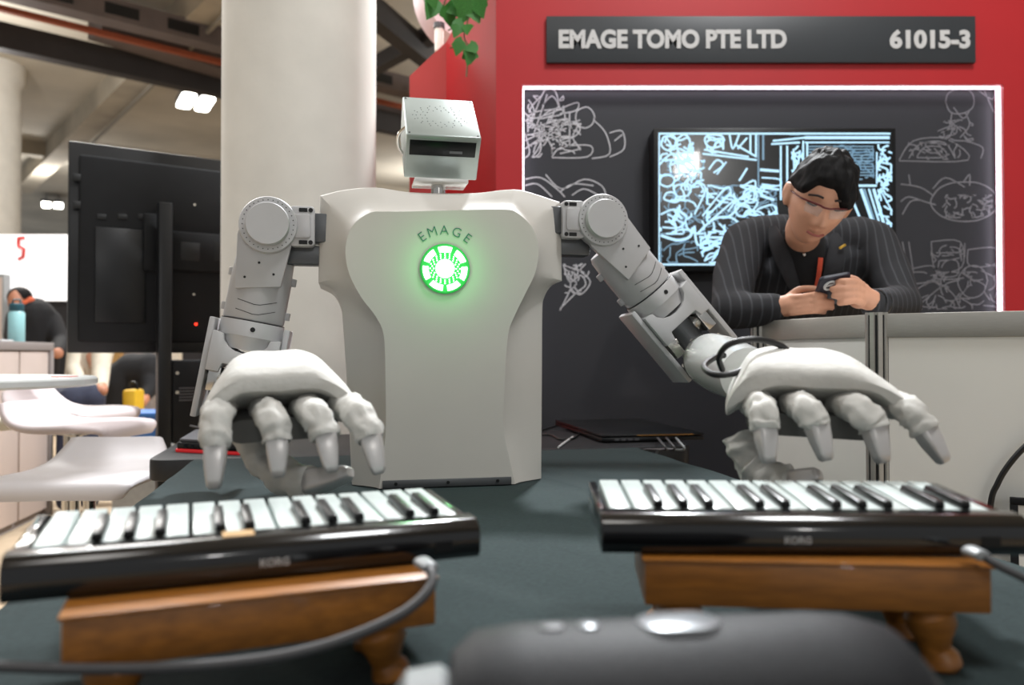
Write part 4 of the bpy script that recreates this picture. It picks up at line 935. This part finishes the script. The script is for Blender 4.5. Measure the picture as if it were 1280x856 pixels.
# ================================================================== BIG DISPLAY SEEN FROM BEHIND (left)
DA = P(84, 442, 3.6); DA.z = 0; DX = V((0.83, 0.55, 0)).normalized(); DN = V((DX.y, -DX.x, 0))     # DN points to the viewer
def DP_(px, py, off=0.0):
    v = ray(px, py); o = DA + DN * off; t = (o - EYE).dot(DN) / v.dot(DN); return EYE + v * t
def DL(px, py, off=0.0):
    p = DP_(px, py, off); return ((p - DA).dot(DX), p.z)
zt_ = DP_(84, 175).z; zb_ = DP_(84, 441).z
frDp = frame(DA, DX, -DN, ZZ)                                    # x along, y away, z up
pole_x = DL(200, 442)[0]
dsp = thing('display_stand', DA + DX * pole_x, 'large black display on a pole stand seen from behind', 'display')
DWID = 1.28
dbody = MB().box2((0, 0, zb_), (DWID, 0.03, zt_), frDp).build('display_panel', M_black, dsp, 0.006)
MB().box2((0.04, -0.025, zb_ + 0.05), (DWID - 0.04, 0.002, zt_ - 0.06), frDp).build('back_cover', M_blackm, dbody, 0.02)
def dbox(name, px0, px1, py0, py1, y0, y1, m, bev=0.004):
    x0, za = DL(px0, py0); x1, zc_ = DL(px1, py1); return MB().box2((x0, y0, min(za, zc_)), (x1, y1, max(za, zc_)), frDp).build(name, m, dbody, bev)
dbox('access_panel', 118, 180, 284, 404, -0.034, -0.024, M_black)
dbox('speaker_box', 178, 196, 268, 340, -0.05, -0.024, M_blackm)
dbox('mount_plate', 206, 282, 290, 342, -0.06, -0.024, M_blackm)
dbox('mount_hole', 223, 246, 304, 328, -0.062, -0.055, M_hole, 0.001)
dbox('mount_hole', 264, 280, 304, 328, -0.062, -0.055, M_hole, 0.001)
for x in (126, 152, 177): dbox('vent', x - 6, x + 6, 268, 276, -0.031, -0.024, M_hole, 0.002)
for y in (224, 258): dbox('vent', 90, 100, y - 6, y + 4, -0.031, -0.024, M_hole, 0.002)
for (x, y) in ((212, 292), (212, 332), (242, 368), (243, 256)):
    p = DP_(x, y, 0.062); MB().cyl(p, p + DN * 0.006, 0.006, n=10).build('bolt', M_chrome, dbody)
pz = DP_(245, 405, 0.03); MB().cyl(pz, pz + DN * 0.004, 0.006, n=10).build('indicator_lamp', mat('red_indicator', (255, 60, 40), 0.4, emit=(255, 50, 30), es=3.0), dbody)
px_ = pole_x
MB().box2((px_ - 0.03, -0.13, 0.05), (px_ + 0.03, -0.062, zt_ - 0.26), frDp).build('pole', M_greyd if False else M_black, dsp, 0.006)
MB().box2((px_ - 0.25, -0.14, 0.0), (px_ + 0.25, 0.32, 0.03), frDp).build('base_plate', M_blackm, dsp, 0.01)
MB().box2((px_ - 0.05, -0.13, 0.028), (px_ + 0.05, -0.05, 0.07), frDp).build('pole_socket', M_blackm, dsp, 0.005)
# equipment shelf on the pole
MB().box2((px_ + 0.032, -0.14, 0.60), (px_ + 0.34, 0.08, 0.99), frDp).build('equipment_case', M_blackm, dsp, 0.012)
for k in range(5): MB().box2((px_ + 0.06, -0.146, 0.80 + 0.014 * k), (px_ + 0.14, -0.139, 0.806 + 0.014 * k), frDp).build('vent_slat', M_greyd, dsp)
for (x, z) in ((0.05, 0.93), (0.05, 0.84), (0.22, 0.95)): MB().cyl(frDp @ V((px_ + x, -0.139, z)), frDp @ V((px_ + x, -0.148, z)), 0.008, n=12).build('bolt', M_chrome, dsp)
MB().tube(spline([frDp @ V((px_ + a, -0.15, z)) for a, z in ((0.17, 0.97), (0.19, 0.9), (0.2, 0.86))], 5), 0.006, 8).build('cable', M_greyd, dsp)

# ================================================================== STOOLS AND WHITE TABLE
def stool(c, rot, zs, m, label):
    t = thing('bar_stool', (c[0], c[1], 0), label, 'stool', 'swoop-seat bar stools', (0, 0, rot))
    prof = [(-0.20, -0.035, .36), (-0.205, -0.012, .40), (-0.19, 0.0, .41), (-0.10, 0.004, .42), (0.0, 0.0, .42), (0.08, 0.004, .40), (0.14, 0.022, .37), (0.18, 0.058, .33), (0.198, 0.092, .29)]
    pr = spline([V((w_, y, z)) for y, z, w_ in prof], 4); secs = []
    for i, p in enumerate(pr):
        tt = pr[min(i + 1, len(pr) - 1)] - pr[max(i - 1, 0)]; n = V((0, -tt.z, tt.y)).normalized(); wd = p.x / 2
        q = []
        for s_, thk in ((-1, 0), (-0.97, 0.012), (-0.8, 0.017), (0, 0.013), (0.8, 0.017), (0.97, 0.012), (1, 0)): q.append(V((s_ * wd, p.y, p.z + zs)) + n * thk)
        for s_, thk in ((0.97, -0.012), (0.8, -0.017), (0, -0.017), (-0.8, -0.017), (-0.97, -0.012)): q.append(V((s_ * wd, p.y, p.z + zs)) + n * thk)
        secs.append(q)
    MB().loft(secs).build('seat', m, t, ang=60)
    MB().lathe([(0.001, 0.02), (0.024, 0.02), (0.024, zs * 0.55), (0.0181, zs * 0.551), (0.0181, zs - 0.04), (0.06, zs - 0.03), (0.06, zs - 0.018), (0.001, zs - 0.018)], None, 24).build('post', M_chrome, t)
    MB().lathe([(0.001, 0.0), (0.19, 0.0), (0.195, 0.006), (0.16, 0.016), (0.04, 0.03), (0.001, 0.03)], None, 40).build('base', M_chrome, t)
    pts = [V((0.12 * math.sin(R(a)), -0.02 - 0.13 * math.cos(R(a)), 0.28)) for a in range(-110, 111, 10)]
    MB().tube([V((-0.02, 0.0, 0.28))] + pts + [V((0.02, 0.0, 0.28))], 0.009, 10).build('footrest', M_chrome, t)
    return t
stool((-1.285, 2.44), R(4), 0.650, M_stool, 'white bar stool with a low curled back beside the black desk')
stool((-2.12, 3.0), R(80), 0.77, M_stooly, 'cream bar stool tucked beneath the round white table')
stool((-1.66, 3.05), R(88), 0.745, M_stoolp, 'pale pink bar stool nearer the round white table')
stool((-1.95, 3.52), R(80), 0.765, M_stoolp, 'pale pink bar stool farther from the round white table, lip raised')
stool((-3.3, 7.15), R(10), 0.79, M_stool, 'distant white bar stool beside the blue crate')
rt = thing('round_table', (-1.73, 2.46, 0), 'tall round white bistro table among the stools', 'table')
MB().lathe([(0.001, 0.918), (0.395, 0.918), (0.407, 0.925), (0.407, 0.94), (0.40, 0.946), (0.001, 0.946)], frame((-1.73, 2.46, 0), (1, 0, 0), (0, 1, 0), ZZ), 64).build('table_top', M_tabw, rt)
MB().lathe([(0.001, 0.0), (0.22, 0.0), (0.22, 0.012), (0.05, 0.03), (0.032, 0.04), (0.032, 0.9), (0.09, 0.917), (0.001, 0.917)], frame((-1.73, 2.46, 0), (1, 0, 0), (0, 1, 0), ZZ), 32).build('pedestal', M_chrome, rt)
tag(MB().prism(rrect(0.07, 0.05, 0.01), 0.9465, 0.949, frame((-1.42, 2.54, 0), (1, 0.2, 0), (-0.2, 1, 0), ZZ)).build('flyer', mat('pale_red_flyer', (226, 150, 140), 0.6), org=(-1.42, 2.54, 0.9465)), 'small pale red flyer on the round white table', 'flyer')

# ================================================================== TAUPE COUNTER AND THINGS ON IT
c0 = V((-2.93, 5.12, 0)); c1_ = V((-2.74, 4.0, 0)); HL_ = 1.09
tcn = thing('taupe_counter', (c0 + c1_) / 2 - V((0.3, 0, 0)), 'taupe panelled counter with a grey top behind the stools', 'counter')
dC = (c1_ - c0).normalized(); nC = V((dC.y, -dC.x, 0)); nC = nC if nC.x < 0 else -nC; frL = frame(c0, dC, nC, ZZ); LC = (c1_ - c0).length
MB().box2((0, 0.0, HL_ - 0.05), (LC, 0.6, HL_), frL).build('counter_top', M_cgrey, tcn, 0.004)
MB().box2((0, 0.0, 0), (0.05, 0.58, HL_ - 0.05), frL).build('end_post', M_cgrey, tcn, 0.003)
x = 0.06
while x < LC - 0.05:
    MB().box2((x, 0.012, 0.05), (min(x + 0.40, LC), 0.04, HL_ - 0.055), frL).build('panel', M_cpanel2, tcn, 0.003); x += 0.42
MB().box2((0.05, 0.04, 0.0), (LC, 0.56, 0.05), frL).build('plinth', M_cgrey, tcn)
MB().box2((0.05, 0.04, 0.05), (LC, 0.06, HL_ - 0.05), frL).build('core', M_cgrey, tcn)
bp_ = c0 + dC * 0.30 + nC * 0.10 + ZZ * HL_
bt = thing('water_bottle', bp_, 'pale cyan water bottle with a teal cap on the taupe counter', 'bottle')
fB = frame(bp_, (1, 0, 0), (0, 1, 0), ZZ)
MB().lathe([(0.001, 0), (0.042, 0), (0.045, 0.005), (0.045, 0.17), (0.036, 0.185), (0.001, 0.186)], fB, 28).build('body', M_bottle, bt)
MB().lathe([(0.001, 0.186), (0.038, 0.186), (0.04, 0.19), (0.04, 0.225), (0.034, 0.232), (0.001, 0.232)], fB, 28).build('cap', M_bcap, bt)
MB().tube([fB @ V((-0.026, 0, 0.228)), fB @ V((-0.02, 0, 0.255)), fB @ V((0.02, 0, 0.255)), fB @ V((0.026, 0, 0.228))], 0.006, 8).build('handle', M_bcap, bt)
pp_ = c0 + dC * 0.55 + nC * 0.15 + ZZ * HL_
bkz = thing('booklet', pp_, 'white booklet lying on the taupe counter', 'booklet')
MB().box((0, 0, 0.006), (0.15, 0.21, 0.008), frame(pp_, dC, nC, ZZ)).build('pages', M_paper, bkz, 0.001)
MB().box((0, 0, 0.0015), (0.154, 0.214, 0.003), frame(pp_, dC, nC, ZZ)).build('cover', M_greyp, bkz)

# ================================================================== FAR BACKGROUND (left)
hz0, hz1 = P(0, 376, 10).z, P(0, 293, 10).z
hb = thing('white_hoarding', (-5.6, 10.0, 0), 'brightly lit white hoarding above a black base wall', 'hoarding')
MB().box2((-9.0, 10.0, hz0), (-3.4, 10.12, hz1), None).build('lit_panel', M_litwall, hb)
MB().box2((-9.0, 10.02, 0.0), (-2.6, 10.12, hz0), None).build('base_wall', M_dark, hb)
mb = MB()
for k, pts in enumerate(([(22, 298), (31, 297)], [(23, 298), (23, 308)], [(23, 308), (30, 311), (29, 321), (23, 324)])):
    pts = [P(a, b, 9.99) for a, b in pts]; mb.tube(pts, 0.022, 6)
mb.build('red_mark', M_redp, hb)
MB().box2((P(0, 0, 9.9).x - 1.2, 9.85, 0), (P(11, 0, 9.9).x, 9.98, P(0, 343, 9.9).z)).build('poster_frame', M_greyp, hb)
MB().box2((P(0, 0, 9.9).x - 1.1, 9.84, 0.6), (P(9, 0, 9.9).x, 9.85, P(0, 347, 9.9).z)).build('poster', M_cpanel2, hb)
def capsule_fig(name, label, clothes, trousers, skin, hair, mc, mt_, extra=()):
    base = min([p for pts, r in clothes + trousers for p in pts], key=lambda p: p.z)
    t = thing(name, (base.x, base.y, 0), label, 'person')
    def mk(nm, lst, m, vox):
        if not lst: return
        mb = MB()
        for pts, r in lst:
            if len(pts) == 1: mb.ball(pts[0], r)
            else: mb.tube(pts, r, 14); 
            if len(pts) > 1:
                for p, q in zip(pts, r): mb.ball(p, tuple(q) + (min(q),) if isinstance(q, tuple) else q, None, 12, 8)
        mb.build(nm, m, t, remesh=vox, smooth=3)
    mk('body', skin, M_skin2, 0.012); mk('top', clothes, mc, 0.018); mk('trousers', trousers, mt_, 0.02); mk('hair', hair, M_hair, 0.012)
    for nm, lst, m in extra: mk(nm, lst, m, 0.01)
    return t
# person in black with an orange scarf, leaning at the far side of the taupe counter
D = 7.2
q = lambda x, y, d=D: P(x, y, d)
capsule_fig('person', 'person in black with an orange scarf hunched beyond the taupe counter',
            [([q(44, 470, 7.3), q(44, 425, 7.25), q(42, 398, 7.2), q(36, 388, 7.15)], [0.19, 0.21, 0.19, 0.10]), ([q(20, 398), q(16, 420, 7.0), q(22, 430, 6.8)], [0.085, 0.075, 0.055]), ([q(64, 400, 7.25), q(76, 428, 7.15), q(72, 440, 6.9)], [0.09, 0.08, 0.06])],
            [([q(36, 470, 7.3), V((q(30, 470).x, 7.1, 0.5)), V((q(30, 470).x, 7.2, 0.06))], [0.11, 0.085, 0.06]), ([q(54, 470, 7.3), V((q(56, 470).x, 7.15, 0.5)), V((q(56, 470).x, 7.2, 0.06))], [0.11, 0.085, 0.06])],
            [([q(23, 376, 7.1)], (0.078, 0.10, 0.115)), ([q(25, 378, 7.1), q(36, 396, 7.2), q(44, 440, 7.25)], [0.06, 0.06, 0.06]), ([q(36, 400, 7.2), q(18, 405, 7.15), q(16, 420, 7.0), q(22, 431, 6.78)], [0.05, 0.05, 0.045, 0.05]), ([q(38, 400, 7.2), q(64, 402, 7.25), q(76, 428, 7.15), q(72, 441, 6.88)], [0.05, 0.05, 0.045, 0.05])],
            [([q(25, 372, 7.13)], (0.10, 0.115, 0.10))], M_shirt, M_dark, [('scarf', [([q(30, 379, 7.08), q(38, 376, 7.12), q(43, 379, 7.2)], [0.035, 0.04, 0.035])], M_orange)])
# seated person, cream sleeve and navy trousers
D = 5.6
capsule_fig('person', 'seated person in a cream top and navy trousers under the black display',
            [([q(104, 505, 5.7), q(108, 470, 5.75), q(116, 425, 5.8), q(120, 404, 5.8)], [0.14, 0.14, 0.16, 0.08]), ([q(128, 425, 5.7), q(126, 468, 5.5), q(126, 486, 5.3)], [0.075, 0.06, 0.045]), ([q(102, 428, 5.75), q(94, 462, 5.6), q(100, 482, 5.4)], [0.075, 0.06, 0.045])],
            [([q(90, 500, 5.65), q(112, 498, 5.25), V((q(118, 500, 5.2).x, 5.15, 0.08))], [0.12, 0.10, 0.06]), ([q(78, 500, 5.65), q(92, 500, 5.2), V((q(94, 500, 5.2).x, 5.1, 0.08))], [0.12, 0.10, 0.06])],
            [([q(124, 384, 5.75)], (0.078, 0.10, 0.115)), ([q(123, 392, 5.78), q(120, 412, 5.8), q(106, 495, 5.7)], [0.06, 0.06, 0.06]), ([q(106, 430, 5.78), q(126, 470, 5.5), q(127, 488, 5.26)], [0.04, 0.035, 0.04]), ([q(106, 430, 5.78), q(96, 464, 5.6), q(102, 484, 5.36)], [0.04, 0.035, 0.04])],
            [([q(124, 379, 5.79)], (0.09, 0.11, 0.105))], M_cream, M_navy)
# person in black crouching
q = lambda x, y, d=6.5: P(x, y, d)
capsule_fig('person', 'person dressed in black bending over behind the display pole',
            [([q(146, 505), q(150, 478), q(166, 464), q(186, 462, 6.48), q(204, 468)], [0.15, 0.17, 0.15, 0.14, 0.08]), ([q(186, 462, 6.48), q(187, 488, 6.32), q(178, 500, 6.2)], [0.08, 0.06, 0.045])],
            [([q(146, 505), q(150, 540, 6.4), V((q(148, 540).x, 6.45, 0.08))], [0.14, 0.1, 0.06]), ([q(154, 505, 6.6), q(162, 540, 6.55), V((q(162, 540).x, 6.6, 0.08))], [0.13, 0.1, 0.06])],
            [([q(214, 476)], (0.078, 0.09, 0.115)), ([q(216, 478), q(204, 469), q(190, 463, 6.5), q(186, 464, 6.48)], [0.06, 0.06, 0.06, 0.06]), ([q(186, 462, 6.48), q(187, 488, 6.32), q(177, 502, 6.18)], [0.06, 0.045, 0.045])], [([q(214, 470)], (0.09, 0.10, 0.10))], M_shirt, M_shirt)
tag(MB().box2((P(134, 0, 7.6).x, 7.6, 0), (P(151, 0, 7.6).x, 7.7, 1.25)).build('plywood_panel', M_tan, org=(P(142, 0, 7.6).x, 7.65, 0)), 'upright tan plywood panel behind the crouching person', 'panel')
tag(MB().box2((P(156, 0, 7.8).x, 7.8, 0), (P(192, 0, 7.8).x, 7.9, 1.2)).build('grey_screen', M_cgrey, bevel=0.01, org=(P(174, 0, 7.8).x, 7.85, 0)), 'grey partition board beside the tan plywood panel', 'panel')
tag(MB().box2((P(192, 0, 8.2).x, 8.2, 0), (P(226, 0, 8.2).x, 8.3, 1.25)).build('cream_screen', M_cream, bevel=0.01, org=(P(209, 0, 8.2).x, 8.25, 0)), 'cream partition board beside the display pole', 'panel')
cr = thing('blue_crate', (P(182, 0, 4.9).x, 4.9, 0), 'blue plastic crate on legs beyond the pink stools', 'crate')
xx = P(184, 0, 4.9).x
MB().box2((xx - 0.14, 4.75, 0.50), (xx + 0.14, 5.05, 0.66), None).build('box', M_blue, cr, 0.01)
MB().box2((xx - 0.155, 4.735, 0.64), (xx + 0.155, 5.065, 0.67), None).build('rim', M_blue, cr, 0.006)
MB().box2((xx - 0.13, 4.76, 0.0), (xx + 0.13, 5.04, 0.50), None).build('grey_base', M_greyp, cr, 0.01)
yb = thing('yellow_bag', (P(168, 0, 5.4).x, 5.4, 0), 'yellow tool case standing behind the pink stools', 'case')
xx = P(168, 0, 5.4).x
MB().box2((xx - 0.045, 5.35, 0.0), (xx + 0.045, 5.5, 0.78), None).build('case', M_yel, yb, 0.02)
MB().tube(spline([V((xx - 0.03, 5.42, 0.77)), V((xx - 0.02, 5.42, 0.82)), V((xx + 0.02, 5.42, 0.82)), V((xx + 0.03, 5.42, 0.77))], 4), 0.008, 8).build('handle', M_black, yb)

# ================================================================== MAN WITH PHONE
HCEN = P(1023, 251, 2.16)
MH = Matrix.Translation(HCEN) @ Matrix.Rotation(R(14), 4, 'Y') @ Matrix.Rotation(R(-3), 4, 'Z') @ Matrix.Rotation(R(30), 4, 'X')
def gs(v, s): return math.exp(-(v / s) ** 2)
def sst(a, b, v):
    t = min(max((v - a) / (b - a), 0), 1); return t * t * (3 - 2 * t)
def head_pt(la, lo):
    d = V((math.cos(la) * math.sin(lo), -math.cos(la) * math.cos(lo), math.sin(la)))
    x, y, z = d.x * 0.078, d.y * (0.096 if d.y < 0 else 0.102), d.z * 0.120
    low = sst(0.01, -0.115, z)
    x *= 1 - 0.22 * low
    if y > 0: y *= 1 - 0.45 * low
    else: y *= 1 - 0.06 * low
    if y < 0: y = -abs(y) ** 1.0 * (0.97 if z > 0.02 else 1.0)
    if d.y < -0.15:
        fr_ = -d.y
        nz = sst(0.025, -0.032, z) * sst(-0.052, -0.036, z)
        y -= 0.024 * gs(x, 0.011 + 0.006 * sst(0, -0.03, z)) * nz * fr_
        y -= 0.006 * gs(abs(x) - 0.013, 0.006) * gs(z + 0.036, 0.008)
        y += 0.010 * gs(abs(x) - 0.033, 0.016) * gs(z - 0.014, 0.013)
        y -= 0.005 * gs(z - 0.036, 0.010) * gs(abs(x) - 0.028, 0.022)
        y -= 0.006 * gs(x, 0.020) * gs(z + 0.061, 0.006) + 0.006 * gs(x, 0.018) * gs(z + 0.073, 0.006)
        y += 0.003 * gs(x, 0.022) * gs(z + 0.067, 0.003)
        y -= 0.008 * gs(x, 0.022) * gs(z + 0.098, 0.014)
        y -= 0.005 * gs(abs(x) - 0.042, 0.018) * gs(z + 0.02, 0.022)
    return V((x, y, z))
def head_grid(fn, n=72, m=56):
    return [[fn(-PI / 2 + PI * (i + 0.02) / (m + 0.04), 2 * PI * j / n) for j in range(n)] for i in range(m + 1)]
man = thing('person', (P(1012, 480, 2.85).x, 2.85, 0), 'man in a charcoal pinstripe jacket and glasses looking down at a phone', 'person')
body = MB(); body.loft(head_grid(head_pt), MH)
for sx in (-1, 1):
    body.ball((sx * 0.081, 0.006, 0.000), (0.011, 0.021, 0.034), MH @ Matrix.Rotation(0, 4, 'X'))
    body.ball((sx * 0.089, 0.014, 0.006), (0.008, 0.016, 0.024), MH)
body.tube([MH @ V((0, 0.03, -0.05)), MH @ V((0, 0.045, -0.10)), P(1004, 314, 2.43), P(1006, 328, 2.48)], [0.05, 0.047, 0.05, 0.06], 20)
body.tube([P(1006, 325, 2.46), P(1010, 370, 2.55), P(1012, 430, 2.72), P(1012, 480, 2.85)], [(0.10, 0.05), (0.12, 0.08), (0.12, 0.08), (0.13, 0.09)], 20)
for px_s, px_e, de, pw, dw in ((935, 916, 2.26, (968, 384), 2.17), (1090, 1124, 2.26, (1090, 377), 2.10)):
    body.tube([P(px_s, 306, 2.42), P(px_e, 386, de), P(pw[0], pw[1], dw)], [0.035, 0.032, 0.026], 14)
    body.tube([P(1006, 325, 2.46), P(px_s, 306, 2.42)], [0.05, 0.035], 14)
for sx in (-1, 1):
    hx_ = man.location.x + sx * 0.09
    body.tube([V((hx_, 2.85, 0.93)), V((hx_, 2.83, 0.5)), V((hx_, 2.88, 0.09))], [0.07, 0.05, 0.038], 14)
    body.tube([V((hx_, 2.90, 0.045)), V((hx_, 2.72, 0.035))], [0.035, 0.03], 12)
def bfinger(pts, r0=0.0095, r1=0.0078):
    s_ = spline([P(*p) for p in pts], 4); k = len(s_); body.tube(s_, [r0 + (r1 - r0) * i / (k - 1) for i in range(k)], 10); body.ball(s_[-1], r1, None, 10, 8)
# hand resting on the counter edge
body.ball(P(989, 381, 2.155), (0.036, 0.030, 0.030)); body.tube([P(966, 384, 2.175), P(985, 382, 2.16)], [0.028, 0.03], 14)
for k, (y0, y1, xe, de) in enumerate(((371, 368, 1031, 2.10), (378, 376, 1040, 2.095), (384.5, 383, 1040, 2.095), (390, 388.5, 1030, 2.11))):
    bfinger([(988, y0 + 1, 2.14), (1004, y0 - 0.5, 2.118), (1020, y1, 2.098), (xe, y1 + 1.5, de + 0.015)])
bfinger([(985, 372, 2.16), (999, 362, 2.15), (1016, 361, 2.14), (1026, 364, 2.135)], 0.011, 0.009)
# hand holding the phone side
body.ball(P(1074, 369, 2.095), (0.033, 0.030, 0.036)); body.tube([P(1092, 377, 2.10), P(1076, 370, 2.095)], [0.028, 0.03], 14)
for k, (y0, y1, xe) in enumerate(((353, 352, 1047), (361, 361, 1040), (369, 370, 1042), (377, 379, 1049))):
    bfinger([(1079, y0 + 3, 2.075), (1069, y0 - 1, 2.055), (1056, y1 - 1, 2.05), (xe, y1, 2.062)])
bfinger([(1080, 362, 2.11), (1070, 350, 2.12), (1056, 347, 2.125), (1047, 350, 2.12)], 0.011, 0.009)
body.build('body', M_skin, man, remesh=0.0042, smooth=2)
# hair
def hair_pt(la, lo):
    p = head_pt(la, lo); x, y, z = p
    front = sst(-0.045, -0.072, y)
    zt = (1 - front) * (0.022 - 0.085 * sst(0.022, 0.06, y)) + front * (0.058 - 0.052 * sst(0.004, 0.050, x) - 0.03 * sst(0.030, 0.062, -x))
    mk = sst(zt - 0.006, zt + 0.012, z)
    nz = mnoise.noise(V((x * 55, y * 40, z * 16))) * 0.006 + mnoise.noise(V((x * 120 + 5, y * 90, z * 35))) * 0.003
    off = -0.008 + (0.008 + 0.018 + 0.006 * sst(0.05, 0.11, z) + 1.4 * nz + 0.006 * front * sst(0.0, 0.04, x)) * mk
    return p + p.normalized() * off
MB().loft(head_grid(hair_pt, 110, 80), MH).build('hair', M_hair, man, ang=80)
def face_line(name, pts, r, m, par=None):
    MB().tube(spline([MH @ V(p) for p in pts], 5), r, 8).build(name, m, par or man)
for sx in (-1, 1):
    face_line('eyebrow', [(sx * 0.015, -0.094, 0.034), (sx * 0.030, -0.091, 0.0365), (sx * 0.050, -0.077, 0.030)], 0.003, M_brow)
    face_line('eyelid', [(sx * 0.018, -0.0845, 0.010), (sx * 0.031, -0.083, 0.0075), (sx * 0.046, -0.0745, 0.010)], 0.0028, M_brow)
face_line('lips', [(-0.022, -0.0875, -0.0625), (-0.008, -0.096, -0.0655), (0.008, -0.096, -0.0655), (0.022, -0.0875, -0.0625)], 0.0034, M_lip)
gl = MB().tube([MH @ V(p) for p in ((-0.064, -0.070, 0.016), (-0.050, -0.090, 0.018), (-0.020, -0.104, 0.017), (-0.007, -0.107, 0.014), (0.007, -0.107, 0.014), (0.020, -0.104, 0.017), (0.050, -0.090, 0.018), (0.064, -0.070, 0.016))], 0.0026, 8).build('glasses', M_frame, man)
for sx in (-1, 1):
    MB().tube([MH @ V((sx * 0.064, -0.070, 0.016)), MH @ V((sx * 0.081, -0.02, 0.014)), MH @ V((sx * 0.083, 0.018, 0.012))], 0.0022, 8).build('temple', M_frame, gl)
    q4 = [(sx * 0.008, -0.1065, 0.014), (sx * 0.054, -0.087, 0.017), (sx * 0.050, -0.088, -0.010), (sx * 0.014, -0.103, -0.014)]
    q5 = [MH @ V(p) for p in q4]; bk_ = (MH.to_3x3() @ V((0, 0.0012, 0)))
    MB().hexa(q5, [p + bk_ for p in q5]).build('lens', M_glass, gl)
# jacket, shirt, trousers
jk = MB()
def tb_(pts, r, n=18):
    jk.tube(pts, r, n)
    for p, q_ in zip(pts, r):
        if not isinstance(q_, tuple): jk.ball(p, q_, None, 14, 10)
jk.tube([P(1006, 300, 2.43), P(1006, 318, 2.43), P(1008, 345, 2.49), P(1010, 380, 2.58), P(1012, 430, 2.72), P(1012, 490, 2.86), P(1012, 525, 2.88)],
        [(0.09, 0.075), (0.185, 0.105), (0.205, 0.135), (0.20, 0.145), (0.185, 0.13), (0.19, 0.135), (0.195, 0.14)], 28, up=(0, 1, 0.4))
tb_([P(978, 290, 2.42), P(950, 296, 2.42), P(932, 305, 2.42)], [0.055, 0.066, 0.072]); tb_([P(1040, 296, 2.42), P(1072, 297, 2.42), P(1090, 305, 2.42)], [0.055, 0.066, 0.072])
tb_([P(932, 305, 2.42), P(918, 345, 2.36), P(914, 386, 2.28)], [0.072, 0.064, 0.056]); tb_([P(914, 386, 2.28), P(940, 388, 2.22), P(966, 385, 2.18)], [0.06, 0.05, 0.042])
tb_([P(1090, 305, 2.42), P(1112, 345, 2.36), P(1126, 380, 2.28)], [0.072, 0.064, 0.055]); tb_([P(1126, 380, 2.28), P(1108, 381, 2.18), P(1094, 379, 2.115)], [0.058, 0.048, 0.041])
jk.build('jacket', M_jacket, man, remesh=0.010, smooth=4, org=None)
sh_ = MB(); sh_.tube([P(1003, 290, 2.35), P(1002, 306, 2.345), P(1004, 325, 2.36), P(1008, 355, 2.40), P(1012, 395, 2.48)], [(0.060, 0.055), (0.066, 0.06), (0.064, 0.055), (0.055, 0.05), (0.03, 0.04)], 24, up=(0, 1, 0.3))
sh_.build('shirt', M_shirt, man, remesh=0.008, smooth=4)
MB().ball(P(1005, 318, 2.296), 0.006).build('shirt_button', M_chrome, man)
for pts, nm in (([(966, 283, 2.33), (972, 305, 2.315), (984, 335, 2.32), (1000, 375, 2.37)], 'lapel'), ([(1044, 292, 2.335), (1046, 312, 2.315), (1040, 340, 2.32), (1026, 378, 2.37)], 'lapel')):
    MB().tube(spline([P(*p) for p in pts], 5), [(0.010 + 0.016 * math.sin(PI * i / 15), 0.006) for i in range(16)], 10, up=(0, 1, 0)).build(nm, M_lapel, man)
MB().tube(spline([P(1026, 322, 2.30), P(1024, 340, 2.305), P(1021, 358, 2.33)], 5), [(0.007, 0.0015)] * 11, 8, up=(0, 1, 0)).build('lanyard', M_lany, man)
pc_ = P(1053, 308, 2.302); MB().box((0, 0, 0), (0.022, 0.004, 0.007), frame(pc_, (0.85, 0, 0.5), (0, 1, 0), (-0.5, 0, 0.85))).build('lapel_pin', M_gold, man, 0.001)
w0 = P(1090, 378, 2.105); w1 = P(1097, 379.5, 2.125); MB().cyl(w0, w1, 0.037, 0.041, 20).build('watch_strap', M_black, man, 0.002)
tr = MB()
tr.tube([V((man.location.x, 2.87, 1.0)), V((man.location.x, 2.87, 0.84))], [(0.17, 0.12), (0.18, 0.125)], 24, up=(0, 1, 0))
for sx in (-1, 1):
    hx_ = man.location.x + sx * 0.09; tr.tube([V((hx_, 2.86, 0.92)), V((hx_, 2.84, 0.5)), V((hx_, 2.88, 0.10))], [0.10, 0.08, 0.065], 18)
tr.build('trousers', M_dark, man, remesh=0.015, smooth=3)
for sx in (-1, 1):
    hx_ = man.location.x + sx * 0.09; MB().tube([V((hx_, 2.94, 0.05)), V((hx_, 2.86, 0.052)), V((hx_, 2.75, 0.04)), V((hx_, 2.68, 0.03))], [(0.040, 0.049), (0.045, 0.051), (0.045, 0.039), (0.03, 0.028)], 14).build('shoe', M_black, man)
# phone held in both hands
pn = V((0, -0.55, -0.82)).normalized(); pcx = P(1038, 363, 2.105)
ph = thing('mobile_phone', pcx - V((0, 0, 0.045)), 'dark navy mobile phone with a white mark held in both hands', 'phone')
px1 = (V((0.98, 0, 0.18))).normalized(); pnz = (pn - px1 * pn.dot(px1)).normalized(); py1 = pnz.cross(px1)
fP = frame(pcx, px1, py1, pnz)
MB().prism(rrect(0.080, 0.125, 0.010), -0.006, 0.004, fP).build('case', M_phone, ph, 0.0015)
MB().prism(rrect(0.070, 0.115, 0.006), -0.0068, -0.0058, fP).build('screen', M_screen, ph)
fE = frame(pcx + py1 * (0.03 if py1.z > 0 else -0.03) + pnz * 0.0042 - px1 * 0.01, px1, py1 if py1.z > 0 else -py1, pnz)
MB().tube([fE @ V((0.014 * math.cos(R(a)), 0.016 * math.sin(R(a)), 0.0006)) for a in range(20, 331, 20)], 0.0034, 8).build('white_mark', M_paper, ph)
MB().tube([fE @ V((-0.011, 0, 0.0006)), fE @ V((0.013, 0.004, 0.0006))], 0.003, 8).build('white_mark', M_paper, ph)
